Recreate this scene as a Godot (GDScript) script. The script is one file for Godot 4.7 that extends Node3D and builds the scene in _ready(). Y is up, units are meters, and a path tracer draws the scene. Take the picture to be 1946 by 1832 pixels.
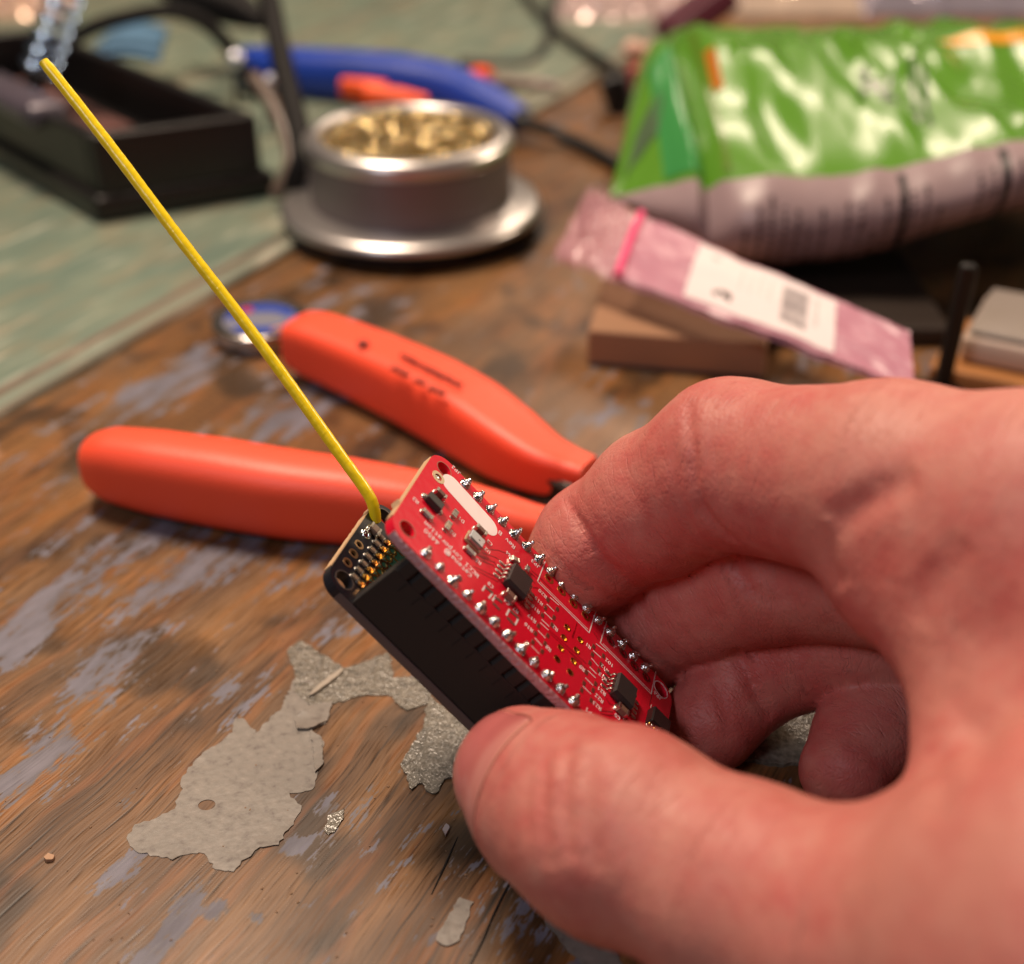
extends Node3D
# A hand holds a stack of two small circuit boards over a worn workbench. Lengths inside the builders are in millimetres.

const MM := 0.001
var used := {}

class Mesher:
	# collects shapes in millimetres and commits them as one mesh in metres
	var v := PackedVector3Array()
	var n := PackedVector3Array()
	var uv := PackedVector2Array()
	var col := PackedColorArray()
	var xf := Transform3D()
	var tint := Color(1, 1, 1)

	func shape(p: PackedVector3Array, t: PackedInt32Array, crease := 35.0, mode := "solid", hint := Vector3.UP, given_uv := PackedVector2Array(), cols := PackedColorArray()) -> void:
		var count := t.size() / 3
		var c := Vector3.ZERO
		for q in p: c += q
		c /= maxf(1.0, p.size())
		var fn := PackedVector3Array()
		fn.resize(count)
		var total := 0.0
		for i in count:
			var a := p[t[i * 3]]
			var b := p[t[i * 3 + 1]]
			var d := p[t[i * 3 + 2]]
			var m := (b - a).cross(d - a)
			if mode == "convex" and m.dot((a + b + d) / 3.0 - c) < 0.0:
				var s := t[i * 3 + 1]
				t[i * 3 + 1] = t[i * 3 + 2]
				t[i * 3 + 2] = s
				m = -m
			fn[i] = m
			total += m.dot(hint) if mode == "sheet" else (a - c).dot(m)
		var flip := total < 0.0 and mode != "convex"
		var at := []
		at.resize(p.size())
		for i in count:
			if flip: fn[i] = -fn[i]
			for k in 3:
				var w := t[i * 3 + k]
				if at[w] == null: at[w] = PackedInt32Array()
				at[w].append(i)
		var limit := cos(deg_to_rad(crease))
		for i in count:
			var me := fn[i].normalized()
			if fn[i].length_squared() < 1e-16: continue
			var order := [0, 1, 2] if flip else [0, 2, 1]
			for k in order:
				var w: int = t[i * 3 + k]
				var s := Vector3.ZERO
				for j in at[w]:
					if fn[j].normalized().dot(me) >= limit: s += fn[j]
				var q := xf * p[w]
				v.append(q * 0.001)
				n.append((xf.basis * s).normalized() if s.length_squared() > 0.0 else xf.basis * me)
				uv.append(given_uv[w] if given_uv.size() else Vector2.ZERO)
				col.append(cols[w] if cols.size() else tint)

	func box(center: Vector3, size: Vector3, bevel := 0.05, basis := Basis()) -> void:
		var p := PackedVector3Array()
		var h := size * 0.5
		var b := minf(bevel, minf(h.x, minf(h.y, h.z)) * 0.95)
		for s in 8:
			var sg := Vector3(1 if s & 1 else -1, 1 if s & 2 else -1, 1 if s & 4 else -1)
			for a in 3:
				var q := Vector3.ZERO
				for k in 3: q[k] = sg[k] * (h[k] if k == a else h[k] - b)
				p.append(center + basis * q)
		var t := PackedInt32Array()
		for a in 3:
			var o1 := (a + 1) % 3
			var o2 := (a + 2) % 3
			for s in 2:
				var base := (s << a)
				var q := [base, base | (1 << o1), base | (1 << o1) | (1 << o2), base | (1 << o2)]
				t.append_array([q[0] * 3 + a, q[1] * 3 + a, q[2] * 3 + a, q[0] * 3 + a, q[2] * 3 + a, q[3] * 3 + a])
			for s1 in 2:
				for s2 in 2:
					var lo := (s1 << o1) | (s2 << o2)
					var hi := lo | (1 << a)
					t.append_array([lo * 3 + o1, hi * 3 + o1, hi * 3 + o2, lo * 3 + o1, hi * 3 + o2, lo * 3 + o2])
		for s in 8: t.append_array([s * 3, s * 3 + 1, s * 3 + 2])
		shape(p, t, 50.0 if b > 0.4 else 20.0, "convex")

	func rings(list: Array, crease := 40.0, closed := false, capped := true, cols := []) -> void:
		# list: rings with the same number of points
		var m: int = list[0].size()
		var p := PackedVector3Array()
		var cs := PackedColorArray()
		for i in list.size():
			p.append_array(list[i])
			if cols.size():
				for k in m: cs.append(cols[i])
		var t := PackedInt32Array()
		var last := list.size() if closed else list.size() - 1
		for i in last:
			var j := (i + 1) % list.size()
			for k in m:
				var l := (k + 1) % m
				t.append_array([i * m + k, i * m + l, j * m + l, i * m + k, j * m + l, j * m + k])
		if capped and not closed:
			for e in [0, list.size() - 1]:
				var c := Vector3.ZERO
				for q in list[e]: c += q
				p.append(c / m)
				if cols.size(): cs.append(cols[e])
				var ci := p.size() - 1
				for k in m:
					var l := (k + 1) % m
					if e == 0: t.append_array([ci, e * m + l, e * m + k])
					else: t.append_array([ci, e * m + k, e * m + l])
		shape(p, t, crease, "solid", Vector3.UP, PackedVector2Array(), cs)

	func tube(path: Array, radius, sides := 12, crease := 60.0, rounded := false, closed := false) -> void:
		var pts := path.duplicate()
		var rad := []
		for i in pts.size(): rad.append(radius[i] if radius is Array else float(radius))
		if rounded:
			for e in 2:
				var i0 := 0 if e == 0 else pts.size() - 1
				var dir: Vector3 = (pts[0] - pts[1]).normalized() if e == 0 else (pts[-1] - pts[-2]).normalized()
				var c: Vector3 = pts[i0]
				var r: float = rad[i0]
				for a in [0.38, 0.7, 0.92, 0.995]:
					if e == 0:
						pts.push_front(c + dir * r * a)
						rad.push_front(r * sqrt(1.0 - a * a))
					else:
						pts.append(c + dir * r * a)
						rad.append(r * sqrt(1.0 - a * a))
		var list := []
		var up := Vector3(0.13, 0.98, 0.11)
		var count := pts.size()
		for i in count:
			var d: Vector3 = (pts[(i + 1) % count] - pts[(i - 1 + count) % count]) if closed else (pts[mini(i + 1, count - 1)] - pts[maxi(i - 1, 0)])
			d = d.normalized()
			var x := up.cross(d)
			if x.length() < 0.05: x = Vector3(1, 0.2, 0).cross(d)
			x = x.normalized()
			var y := d.cross(x)
			up = y
			var ring := PackedVector3Array()
			for k in sides:
				var a := TAU * k / sides
				ring.append(pts[i] + (x * cos(a) + y * sin(a)) * rad[i])
			list.append(ring)
		rings(list, crease, closed)

	func lathe(profile: Array, segs := 48, crease := 40.0, center := Vector3.ZERO) -> void:
		# profile of Vector2(radius, height), from the bottom axis round to the top axis
		var list := []
		for q in profile:
			var ring := PackedVector3Array()
			for k in segs:
				var a := TAU * k / segs
				ring.append(center + Vector3(q.x * cos(a), q.y, q.x * sin(a)))
			list.append(ring)
		rings(list, crease)

	func loft(path: Array, size: Array, power := 2.6, sides := 20, up := Vector3.UP, crease := 60.0, lift := []) -> void:
		# superellipse sections (width, height) across the path
		var list := []
		for i in path.size():
			var d: Vector3 = (path[mini(i + 1, path.size() - 1)] - path[maxi(i - 1, 0)]).normalized()
			var x := up.cross(d).normalized()
			var y := d.cross(x)
			var ring := PackedVector3Array()
			for k in sides:
				var a := TAU * (k + 0.5) / sides
				var c := cos(a)
				var s := sin(a)
				ring.append(path[i] + x * size[i].x * signf(c) * pow(absf(c), 2.0 / power) + y * size[i].y * signf(s) * pow(absf(s), 2.0 / power))
			list.append(ring)
		rings(list, crease)

	func prism(poly: Array, lo: float, hi: float, bevel := 0.0, holes := [], crease := 30.0) -> void:
		# polygon in the local x-y plane, thickness along z
		var q := PackedVector2Array(poly)
		if Geometry2D.is_polygon_clockwise(q): q.reverse()
		var m := q.size()
		var inner := q
		if bevel > 0.0:
			inner = PackedVector2Array()
			for i in m:
				var a := (q[i] - q[(i - 1 + m) % m]).normalized()
				var b := (q[(i + 1) % m] - q[i]).normalized()
				var nn := Vector2(-a.y - b.y, a.x + b.x)
				var l := maxf(nn.length(), 0.7)
				inner.append(q[i] + nn / l / l * 2.0 * bevel * 0.5 * l)
		var loops := [[q, lo], [q, hi - bevel]]
		if bevel > 0.0: loops.append([inner, hi])
		var p := PackedVector3Array()
		for l in loops:
			for k in l[0]: p.append(Vector3(k.x, k.y, l[1]))
		var t := PackedInt32Array()
		for i in loops.size() - 1:
			for k in m:
				var l := (k + 1) % m
				t.append_array([i * m + k, i * m + l, (i + 1) * m + l, i * m + k, (i + 1) * m + l, (i + 1) * m + k])
		var caps := Geometry2D.triangulate_polygon(q)
		var top := (loops.size() - 1) * m
		for i in caps.size() / 3:
			var a := caps[i * 3]
			var b := caps[i * 3 + 1]
			var c := caps[i * 3 + 2]
			if (q[b] - q[a]).cross(q[c] - q[a]) < 0.0:
				var s := b
				b = c
				c = s
			t.append_array([a, c, b, top + a, top + b, top + c])
		shape(p, t, crease)

	func ball(center: Vector3, radii: Vector3, segs := 16, rows := 8, basis := Basis()) -> void:
		var list := []
		for i in rows + 1:
			var a := PI * clampf(float(i) / rows, 0.02, 0.98) - PI / 2
			var ring := PackedVector3Array()
			for k in segs:
				var b := TAU * k / segs
				ring.append(center + basis * (Vector3(cos(a) * cos(b), sin(a), cos(a) * sin(b)) * radii))
			list.append(ring)
		rings(list, 80.0)

	func sheet(w: int, h: int, f: Callable, hint := Vector3.UP, crease := 80.0, cf = null) -> void:
		# open surface from f(u, v)
		var p := PackedVector3Array()
		var u := PackedVector2Array()
		var cs := PackedColorArray()
		for j in h + 1:
			for i in w + 1:
				p.append(f.call(float(i) / w, float(j) / h))
				u.append(Vector2(float(i) / w, float(j) / h))
				if cf != null: cs.append(cf.call(float(i) / w, float(j) / h))
		var t := PackedInt32Array()
		for j in h:
			for i in w:
				var a := j * (w + 1) + i
				t.append_array([a, a + 1, a + w + 2, a, a + w + 2, a + w + 1])
		shape(p, t, crease, "sheet", hint, u, cs)

	func mesh() -> ArrayMesh:
		var arrays := []
		arrays.resize(Mesh.ARRAY_MAX)
		arrays[Mesh.ARRAY_VERTEX] = v
		arrays[Mesh.ARRAY_NORMAL] = n
		arrays[Mesh.ARRAY_TEX_UV] = uv
		arrays[Mesh.ARRAY_COLOR] = col
		var m := ArrayMesh.new()
		m.add_surface_from_arrays(Mesh.PRIMITIVE_TRIANGLES, arrays)
		return m

func numbered(called: String) -> String:
	var k: int = used.get(called, 0)
	used[called] = k + 1
	return called if k == 0 else "%s_%03d" % [called, k]

func thing(called: String, label: String, category: String, at := Vector3.ZERO, basis := Basis(), group := "") -> Node3D:
	var o := Node3D.new()
	o.name = numbered(called)
	add_child(o)
	o.transform = Transform3D(basis, at * MM)
	tag(o, label, category, group)
	return o

func tag(o: Node, label: String, category: String, group := "") -> void:
	o.set_meta("label", label)
	o.set_meta("category", category)
	if group: o.set_meta("group", group)

func part(called: String, m: Mesher, material: Material, parent: Node = self, kind := "") -> MeshInstance3D:
	return part_mesh(called, m.mesh(), material, parent, kind)

func part_mesh(called: String, mesh: Mesh, material: Material, parent: Node = self, kind := "") -> MeshInstance3D:
	var o := MeshInstance3D.new()
	o.name = numbered(called) if parent == self else called
	o.mesh = mesh
	o.material_override = material
	parent.add_child(o, true)
	if parent != self and o.name != called:
		var k := 1
		while parent.has_node("%s_%03d" % [called, k]): k += 1
		o.name = "%s_%03d" % [called, k]
	if kind: o.set_meta("kind", kind)
	return o

func mat(c: Color, rough := 0.5, metal := 0.0, spec := 0.5) -> StandardMaterial3D:
	var m := StandardMaterial3D.new()
	m.albedo_color = c
	m.roughness = rough
	m.metallic = metal
	m.metallic_specular = spec
	return m

func noise_tex(freq: float, size := 256, octaves := 4, seed_ := 1, kind := FastNoiseLite.TYPE_SIMPLEX_SMOOTH, ramp: Gradient = null) -> NoiseTexture2D:
	var f := FastNoiseLite.new()
	f.noise_type = kind
	f.frequency = freq
	f.fractal_octaves = octaves
	f.seed = seed_
	var t := NoiseTexture2D.new()
	t.width = size
	t.height = size
	t.seamless = true
	t.noise = f
	if ramp: t.color_ramp = ramp
	return t

func bumpy(m: StandardMaterial3D, tex: Texture2D, cm: float, per_mm: float) -> StandardMaterial3D:
	# relief of cm centimetres, one texture repeat in per_mm millimetres
	m.heightmap_enabled = true
	m.heightmap_texture = tex
	m.heightmap_scale = cm
	m.uv1_triplanar = true
	m.uv1_scale = Vector3.ONE * (1000.0 / per_mm)
	return m

func spline(points: Array, per := 6) -> Array:
	var out := []
	for i in points.size() - 1:
		var a = points[maxi(i - 1, 0)]
		var b = points[i]
		var c = points[i + 1]
		var d = points[mini(i + 2, points.size() - 1)]
		for k in per:
			out.append(b.cubic_interpolate(c, a, d, float(k) / per) if b is Vector3 or b is Vector2 else lerpf(b, c, float(k) / per))
	out.append(points[-1])
	return out

func _ready() -> void:
	var cam := Camera3D.new()
	cam.name = "camera"
	cam.position = Vector3(0, 0.140, 0)
	cam.rotation_degrees = Vector3(-32, 0, 0)
	cam.fov = 40.25
	cam.near = 0.01
	cam.far = 20.0
	var lens := CameraAttributesPhysical.new()
	lens.frustum_focal_length = 32.75
	lens.exposure_aperture = 7.9
	lens.frustum_focus_distance = 0.187
	cam.attributes = lens
	add_child(cam)
	var env := WorldEnvironment.new()
	env.name = "room_light"
	env.environment = Environment.new()
	env.environment.background_mode = Environment.BG_COLOR
	env.environment.background_color = Color(0.295, 0.27, 0.255)
	env.environment.tonemap_mode = Environment.TONE_MAPPER_LINEAR
	env.environment.tonemap_exposure = 0.70
	env.environment.sdfgi_enabled = true
	env.environment.ssao_enabled = true
	env.environment.ssil_enabled = true
	add_child(env)
	area("ceiling_lamp", Vector3(-190, 720, -420), Vector3(-10, 0, -210), Vector2(0.20, 0.20), Color(1.0, 0.90, 0.80), 1.12)
	area("daylight_lamp", Vector3(-330, 520, 190), Vector3(0, 20, -190), Vector2(0.14, 0.20), Color(0.95, 0.95, 1.0), 0.16)
	area("side_lamp", Vector3(620, 420, -560), Vector3(0, 0, -240), Vector2(0.16, 0.16), Color(1.0, 0.89, 0.78), 0.45)
	area("added_back_lamp", Vector3(160, 520, -1050), Vector3(20, 0, -360), Vector2(0.3, 0.12), Color(1.0, 0.90, 0.80), 0.22)  # unseen lamp added for sheen on the wood and highlights on the pouch
	build_table()
	build_boards()
	build_hand()
	build_cutters()
	build_tins()
	build_iron_stand()
	build_blue_tool()
	build_bags()
	build_clutter()

func area(called: String, at: Vector3, towards: Vector3, size: Vector2, c: Color, energy: float) -> void:
	var l := AreaLight3D.new()
	l.name = called
	l.area_size = size
	l.light_color = c
	l.light_energy = energy
	l.shadow_enabled = true
	l.area_range = 6.0
	add_child(l)
	l.look_at_from_position(at * MM, towards * MM, Vector3(0, 0.1, -1))

# ---------------------------------------------------------------- the workbench

func fnoise(seed_: int, octaves := 4, gain := 0.5) -> FastNoiseLite:
	var f := FastNoiseLite.new()
	f.noise_type = FastNoiseLite.TYPE_SIMPLEX_SMOOTH
	f.frequency = 1.0
	f.seed = seed_
	f.fractal_octaves = octaves
	f.fractal_gain = gain
	return f

func wood_images(x0: float, z0: float, wx: float, wz: float, per_mm: float, fine: bool) -> Array:
	var w := int(wx * per_mm)
	var h := int(wz * per_mm)
	var rgb := PackedByteArray()
	rgb.resize(w * h * 3)
	var hgt := PackedByteArray()
	hgt.resize(w * h)
	var rgh := PackedByteArray()
	rgh.resize(w * h)
	var n_tone := fnoise(3, 3)
	var n_grain := fnoise(5, 4, 0.65)
	var n_fibre := fnoise(7, 3, 0.65)
	var n_paint := fnoise(11, 5, 0.62)
	var n_macro := fnoise(13, 2)
	# worn blue-grey paint seen close by: place (x, z) and reach along and across the grain
	var spots := [
		[Vector2(-71.77, -139.28), 9.0, 4.5, 0.62], [Vector2(-68.58, -150.94), 11.0, 4.0, 0.55], [Vector2(-66.43, -169.17), 9.0, 4.0, 0.6], [Vector2(-81.16, -183.46), 9.0, 5.0, 0.6], [Vector2(-83.41, -170.53), 7.0, 3.0, 0.5],
		[Vector2(-56.07, -137.39), 3.2, 2.2, 0.75], [Vector2(-43.39, -119.50), 4.5, 1.3, 0.7], [Vector2(-38.77, -117.33), 2.0, 1.3, 0.95], [Vector2(-33.73, -116.30), 1.0, 1.0, 1.0], [Vector2(-44.93, -112.28), 7.0, 1.6, 0.85],
		[Vector2(-31.05, -128.89), 1.6, 1.0, 1.0], [Vector2(-29.08, -128.99), 1.5, 0.7, 1.0], [Vector2(-47.09, -161.30), 4.0, 2.0, 0.5], [Vector2(-26.78, -136.15), 2.0, 1.5, 0.55], [Vector2(-52.57, -125.39), 5.0, 2.0, 0.6], [Vector2(-42.13, -159.41), 6.0, 2.5, 0.45],
		[Vector2(-29.78, -176.12), 8.0, 4.0, 0.45], [Vector2(-63.26, -189.63), 8.0, 3.5, 0.5], [Vector2(-10.37, -112.28), 3.0, 1.5, 0.3], [Vector2(-21.47, -136.15), 6.0, 3.0, 0.35], [Vector2(-77.70, -268.74), 22.0, 4.5, 0.7], [Vector2(-44.96, -258.61), 12.0, 6.0, 0.5], [Vector2(-56.28, -249.04), 10.0, 6.0, 0.4], [Vector2(-67.49, -208.15), 12.0, 5.0, 0.4], [Vector2(-52.54, -197.75), 10.0, 4.0, 0.35]]
	var ca := 0.4672
	var sa := -0.8841
	# slowly varying things are worked out on a coarse grid
	var step := 6
	var cw := w / step + 2
	var ch := h / step + 2
	var g_tone := PackedFloat32Array()
	var g_bend := PackedFloat32Array()
	var g_bloom := PackedFloat32Array()
	var g_cover := PackedFloat32Array()
	for j in ch:
		var z := z0 + j * step / per_mm
		var close := []
		for q in spots:
			if absf(z - q[0].y) < 2.0 * q[1] + q[2]: close.append(q)
		for i in cw:
			var x := x0 + i * step / per_mm
			var s := x * ca + z * sa
			var t := x * 0.8841 + z * 0.4672
			var macro := n_macro.get_noise_2d(x * 0.012, z * 0.012)
			g_tone.append(n_tone.get_noise_2d(s * 0.012, t * 0.07))
			g_bend.append(1.6 * n_tone.get_noise_2d(s * 0.02 + 40.0, t * 0.02))
			g_bloom.append(clampf(n_macro.get_noise_2d(s * 0.02 + 9.0, t * 0.06 + 7.0) * 1.5 + 0.15, 0.0, 0.7) * (0.30 if z > -150.0 else 0.75) * 0.6)
			var cover := -0.40 + 0.32 * macro + (0.20 * smoothstep(-165.0, -215.0, z)) - 0.12 * smoothstep(-330.0, -420.0, z)
			for q in close:
				var dx: float = x - q[0].x
				var dz: float = z - q[0].y
				var ds: float = (dx * ca + dz * sa) / q[1]
				var dt: float = (dx * 0.8841 + dz * 0.4672) / q[2]
				var e: float = ds * ds + dt * dt
				if e < 4.0: cover += q[3] * (1.0 - e * 0.25) * (1.0 - e * 0.25) * 1.25
			g_cover.append(cover)
	var edge := 0.02 if fine else 0.08
	for j in h:
		var z := z0 + (j + 0.5) / per_mm
		var fj := float(j) / step
		var j0 := int(fj)
		fj -= j0
		for i in w:
			var x := x0 + (i + 0.5) / per_mm
			var s := x * ca + z * sa
			var t := x * 0.8841 + z * 0.4672
			var fi := float(i) / step
			var i0 := int(fi)
			fi -= i0
			var o := j0 * cw + i0
			var w1 := fi * (1.0 - fj)
			var w2 := (1.0 - fi) * fj
			var w3 := fi * fj
			var w0 := 1.0 - w1 - w2 - w3
			var o2 := o + cw
			var tone := g_tone[o] * w0 + g_tone[o + 1] * w1 + g_tone[o2] * w2 + g_tone[o2 + 1] * w3
			var bend := t + g_bend[o] * w0 + g_bend[o + 1] * w1 + g_bend[o2] * w2 + g_bend[o2 + 1] * w3
			var bloom := g_bloom[o] * w0 + g_bloom[o + 1] * w1 + g_bloom[o2] * w2 + g_bloom[o2 + 1] * w3
			var cover := g_cover[o] * w0 + g_cover[o + 1] * w1 + g_cover[o2] * w2 + g_cover[o2 + 1] * w3
			var grain := n_grain.get_noise_2d(s * 0.014, bend * 0.95)
			var fibre := n_fibre.get_noise_2d(s * 0.09, bend * 2.6) if fine else 0.0
			var k := 0.5 + 0.70 * tone + 0.30 * grain + 0.36 * fibre
			var dark := clampf(-(grain + 0.5 * fibre) * 2.4 - 0.62, 0.0, 1.0)
			var sh := 1.0 - 0.43 * dark
			var r := lerpf(lerpf(0.29, 0.56, k) * sh, 0.41, bloom)
			var g := lerpf(lerpf(0.185, 0.395, k) * sh, 0.345, bloom)
			var b := lerpf(lerpf(0.095, 0.235, k) * sh, 0.29, bloom)
			var stain := 1.0 - 0.38 * smoothstep(0.12, 0.5, n_tone.get_noise_2d(s * 0.03 + 11.0, t * 0.045 + 5.0))
			r *= stain
			g *= stain
			b *= stain
			var amber := smoothstep(0.05, 0.45, n_grain.get_noise_2d(s * 0.02 + 70.0, bend * 0.16)) * 0.6
			r = lerpf(r, 0.66, amber * 0.55)
			g = lerpf(g, 0.405, amber * 0.5)
			b = lerpf(b, 0.19, amber * 0.6)
			var pn := n_paint.get_noise_2d(s * 0.045, t * 0.15)
			var frag := n_fibre.get_noise_2d(s * 0.22 + 31.0, t * 0.9) if fine else 0.0
			var paint := cover + pn * 0.85 - 0.35 * absf(grain) + 0.58 * frag + 0.20 * fibre - 0.04
			var mask := smoothstep(-edge, edge, paint) * clampf(0.55 + paint * 1.5 + 0.5 * pn, 0.25, 0.92)
			var pr := 0.395 + 0.12 * pn + 0.05 * fibre
			r = lerpf(r, pr, mask)
			g = lerpf(g, pr * 0.985, mask)
			b = lerpf(b, pr * 1.10, mask)
			o = j * w + i
			rgb[o * 3] = int(clampf(r, 0.02, 0.98) * 255.0)
			rgb[o * 3 + 1] = int(clampf(g, 0.02, 0.98) * 255.0)
			rgb[o * 3 + 2] = int(clampf(b, 0.02, 0.98) * 255.0)
			hgt[o] = int(clampf(0.45 + 0.25 * grain + 0.35 * fibre - 0.25 * dark + 0.22 * mask, 0.0, 1.0) * 255.0)
			rgh[o] = int(clampf(0.40 - 0.12 * tone + 0.16 * mask + 0.25 * fibre, 0.25, 0.95) * 255.0)
	return [Image.create_from_data(w, h, false, Image.FORMAT_RGB8, rgb), Image.create_from_data(w, h, false, Image.FORMAT_L8, hgt), Image.create_from_data(w, h, false, Image.FORMAT_L8, rgh)]

func wood_mat(x0: float, z0: float, wx: float, wz: float, per_mm: float, fine: bool) -> StandardMaterial3D:
	var im := wood_images(x0, z0, wx, wz, per_mm, fine)
	var m := mat(Color.WHITE, 1.0, 0.0, 0.45)
	m.albedo_texture = ImageTexture.create_from_image(im[0])
	m.roughness_texture = ImageTexture.create_from_image(im[2])
	m.heightmap_enabled = true
	m.heightmap_texture = ImageTexture.create_from_image(im[1])
	m.heightmap_scale = 0.0045 if fine else 0.01
	return m

func ragged(points: Array, step := 1.0, rough := 0.35, seed_ := 1) -> Array:
	# an outline with a torn edge
	var f := fnoise(seed_, 3, 0.6)
	var out := []
	for i in points.size():
		var a: Vector2 = points[i]
		var b: Vector2 = points[(i + 1) % points.size()]
		var k := maxi(1, int(a.distance_to(b) / step))
		var nn := (b - a).orthogonal().normalized()
		for q in k:
			var p := a.lerp(b, float(q) / k)
			out.append(p + nn * f.get_noise_2d(p.x * 0.6, p.y * 0.6) * rough + Vector2(f.get_noise_2d(p.x * 0.9 + 50.0, p.y * 0.9), 0) * rough * 0.7)
	return out

func flake(poly: Array, thick: float, m: Material, table: Node, called := "paint_flake", curl := 0.0, seed_ := 1, lift := 0.0, hole := []) -> void:
	# a thin leaf of old paint lying on the wood, its edge a little raised
	var q := PackedVector2Array(poly)
	if Geometry2D.is_polygon_clockwise(q): q.reverse()
	var f := fnoise(seed_, 3)
	var inside := []
	var lo := q[0]
	var hi := q[0]
	for p in q:
		lo = lo.min(p)
		hi = hi.max(p)
	var hq := PackedVector2Array(hole)
	var pts := PackedVector2Array(q)
	pts.append_array(hq)
	var st := maxf(1.6, maxf(hi.x - lo.x, hi.y - lo.y) / 26.0)
	var y := lo.y
	while y < hi.y:
		var x := lo.x + fposmod(y, 2.0) * 0.5 * st
		while x < hi.x:
			var p := Vector2(x, y) + Vector2(f.get_noise_2d(x, y), f.get_noise_2d(y, x)) * 0.4
			if Geometry2D.is_point_in_polygon(p, q) and not (hq.size() and Geometry2D.is_point_in_polygon(p, hq)):
				var near := 1e9
				for k in q.size():
					near = minf(near, Geometry2D.get_closest_point_to_segment(p, q[k], q[(k + 1) % q.size()]).distance_to(p))
				if near > st * 0.45: pts.append(p)
			x += st
		y += st
	var tri := Geometry2D.triangulate_delaunay(pts)
	var keep := PackedInt32Array()
	for i in tri.size() / 3:
		var c := (pts[tri[i * 3]] + pts[tri[i * 3 + 1]] + pts[tri[i * 3 + 2]]) / 3.0
		if Geometry2D.is_point_in_polygon(c, q) and not (hq.size() and Geometry2D.is_point_in_polygon(c, hq)): keep.append_array([tri[i * 3], tri[i * 3 + 1], tri[i * 3 + 2]])
	var m_ := q.size()
	var top := PackedVector3Array()
	for i in pts.size():
		var p := pts[i]
		var wob := 0.5 + 0.5 * f.get_noise_2d(p.x * 0.12, p.y * 0.12)
		var hgt := thick * (0.75 + 0.5 * wob) + lift
		if i < m_: hgt += curl * clampf(f.get_noise_2d(p.x * 0.16 + 20.0, p.y * 0.16) * 2.0, 0.0, 1.0)
		top.append(Vector3(p.x, hgt, p.y))
	var ms := Mesher.new()
	ms.shape(top, keep, 60.0, "sheet", Vector3.UP)
	var side := PackedVector3Array()
	var st2 := PackedInt32Array()
	for i in m_:
		side.append(top[i])
		side.append(Vector3(top[i].x, -0.05, top[i].z))
	for i in m_:
		var l := (i + 1) % m_
		st2.append_array([i * 2, l * 2, l * 2 + 1, i * 2, l * 2 + 1, i * 2 + 1])
	ms.shape(side, st2, 40.0, "solid")
	if hq.size():
		var wall := []
		for k in 2:
			var ring := PackedVector3Array()
			for i in hq.size(): ring.append(top[m_ + i] if k == 0 else Vector3(hq[i].x, -0.05, hq[i].y))
			wall.append(ring)
		ms.rings(wall, 60.0, false, false)
	part(called, ms, m, table)

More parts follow.
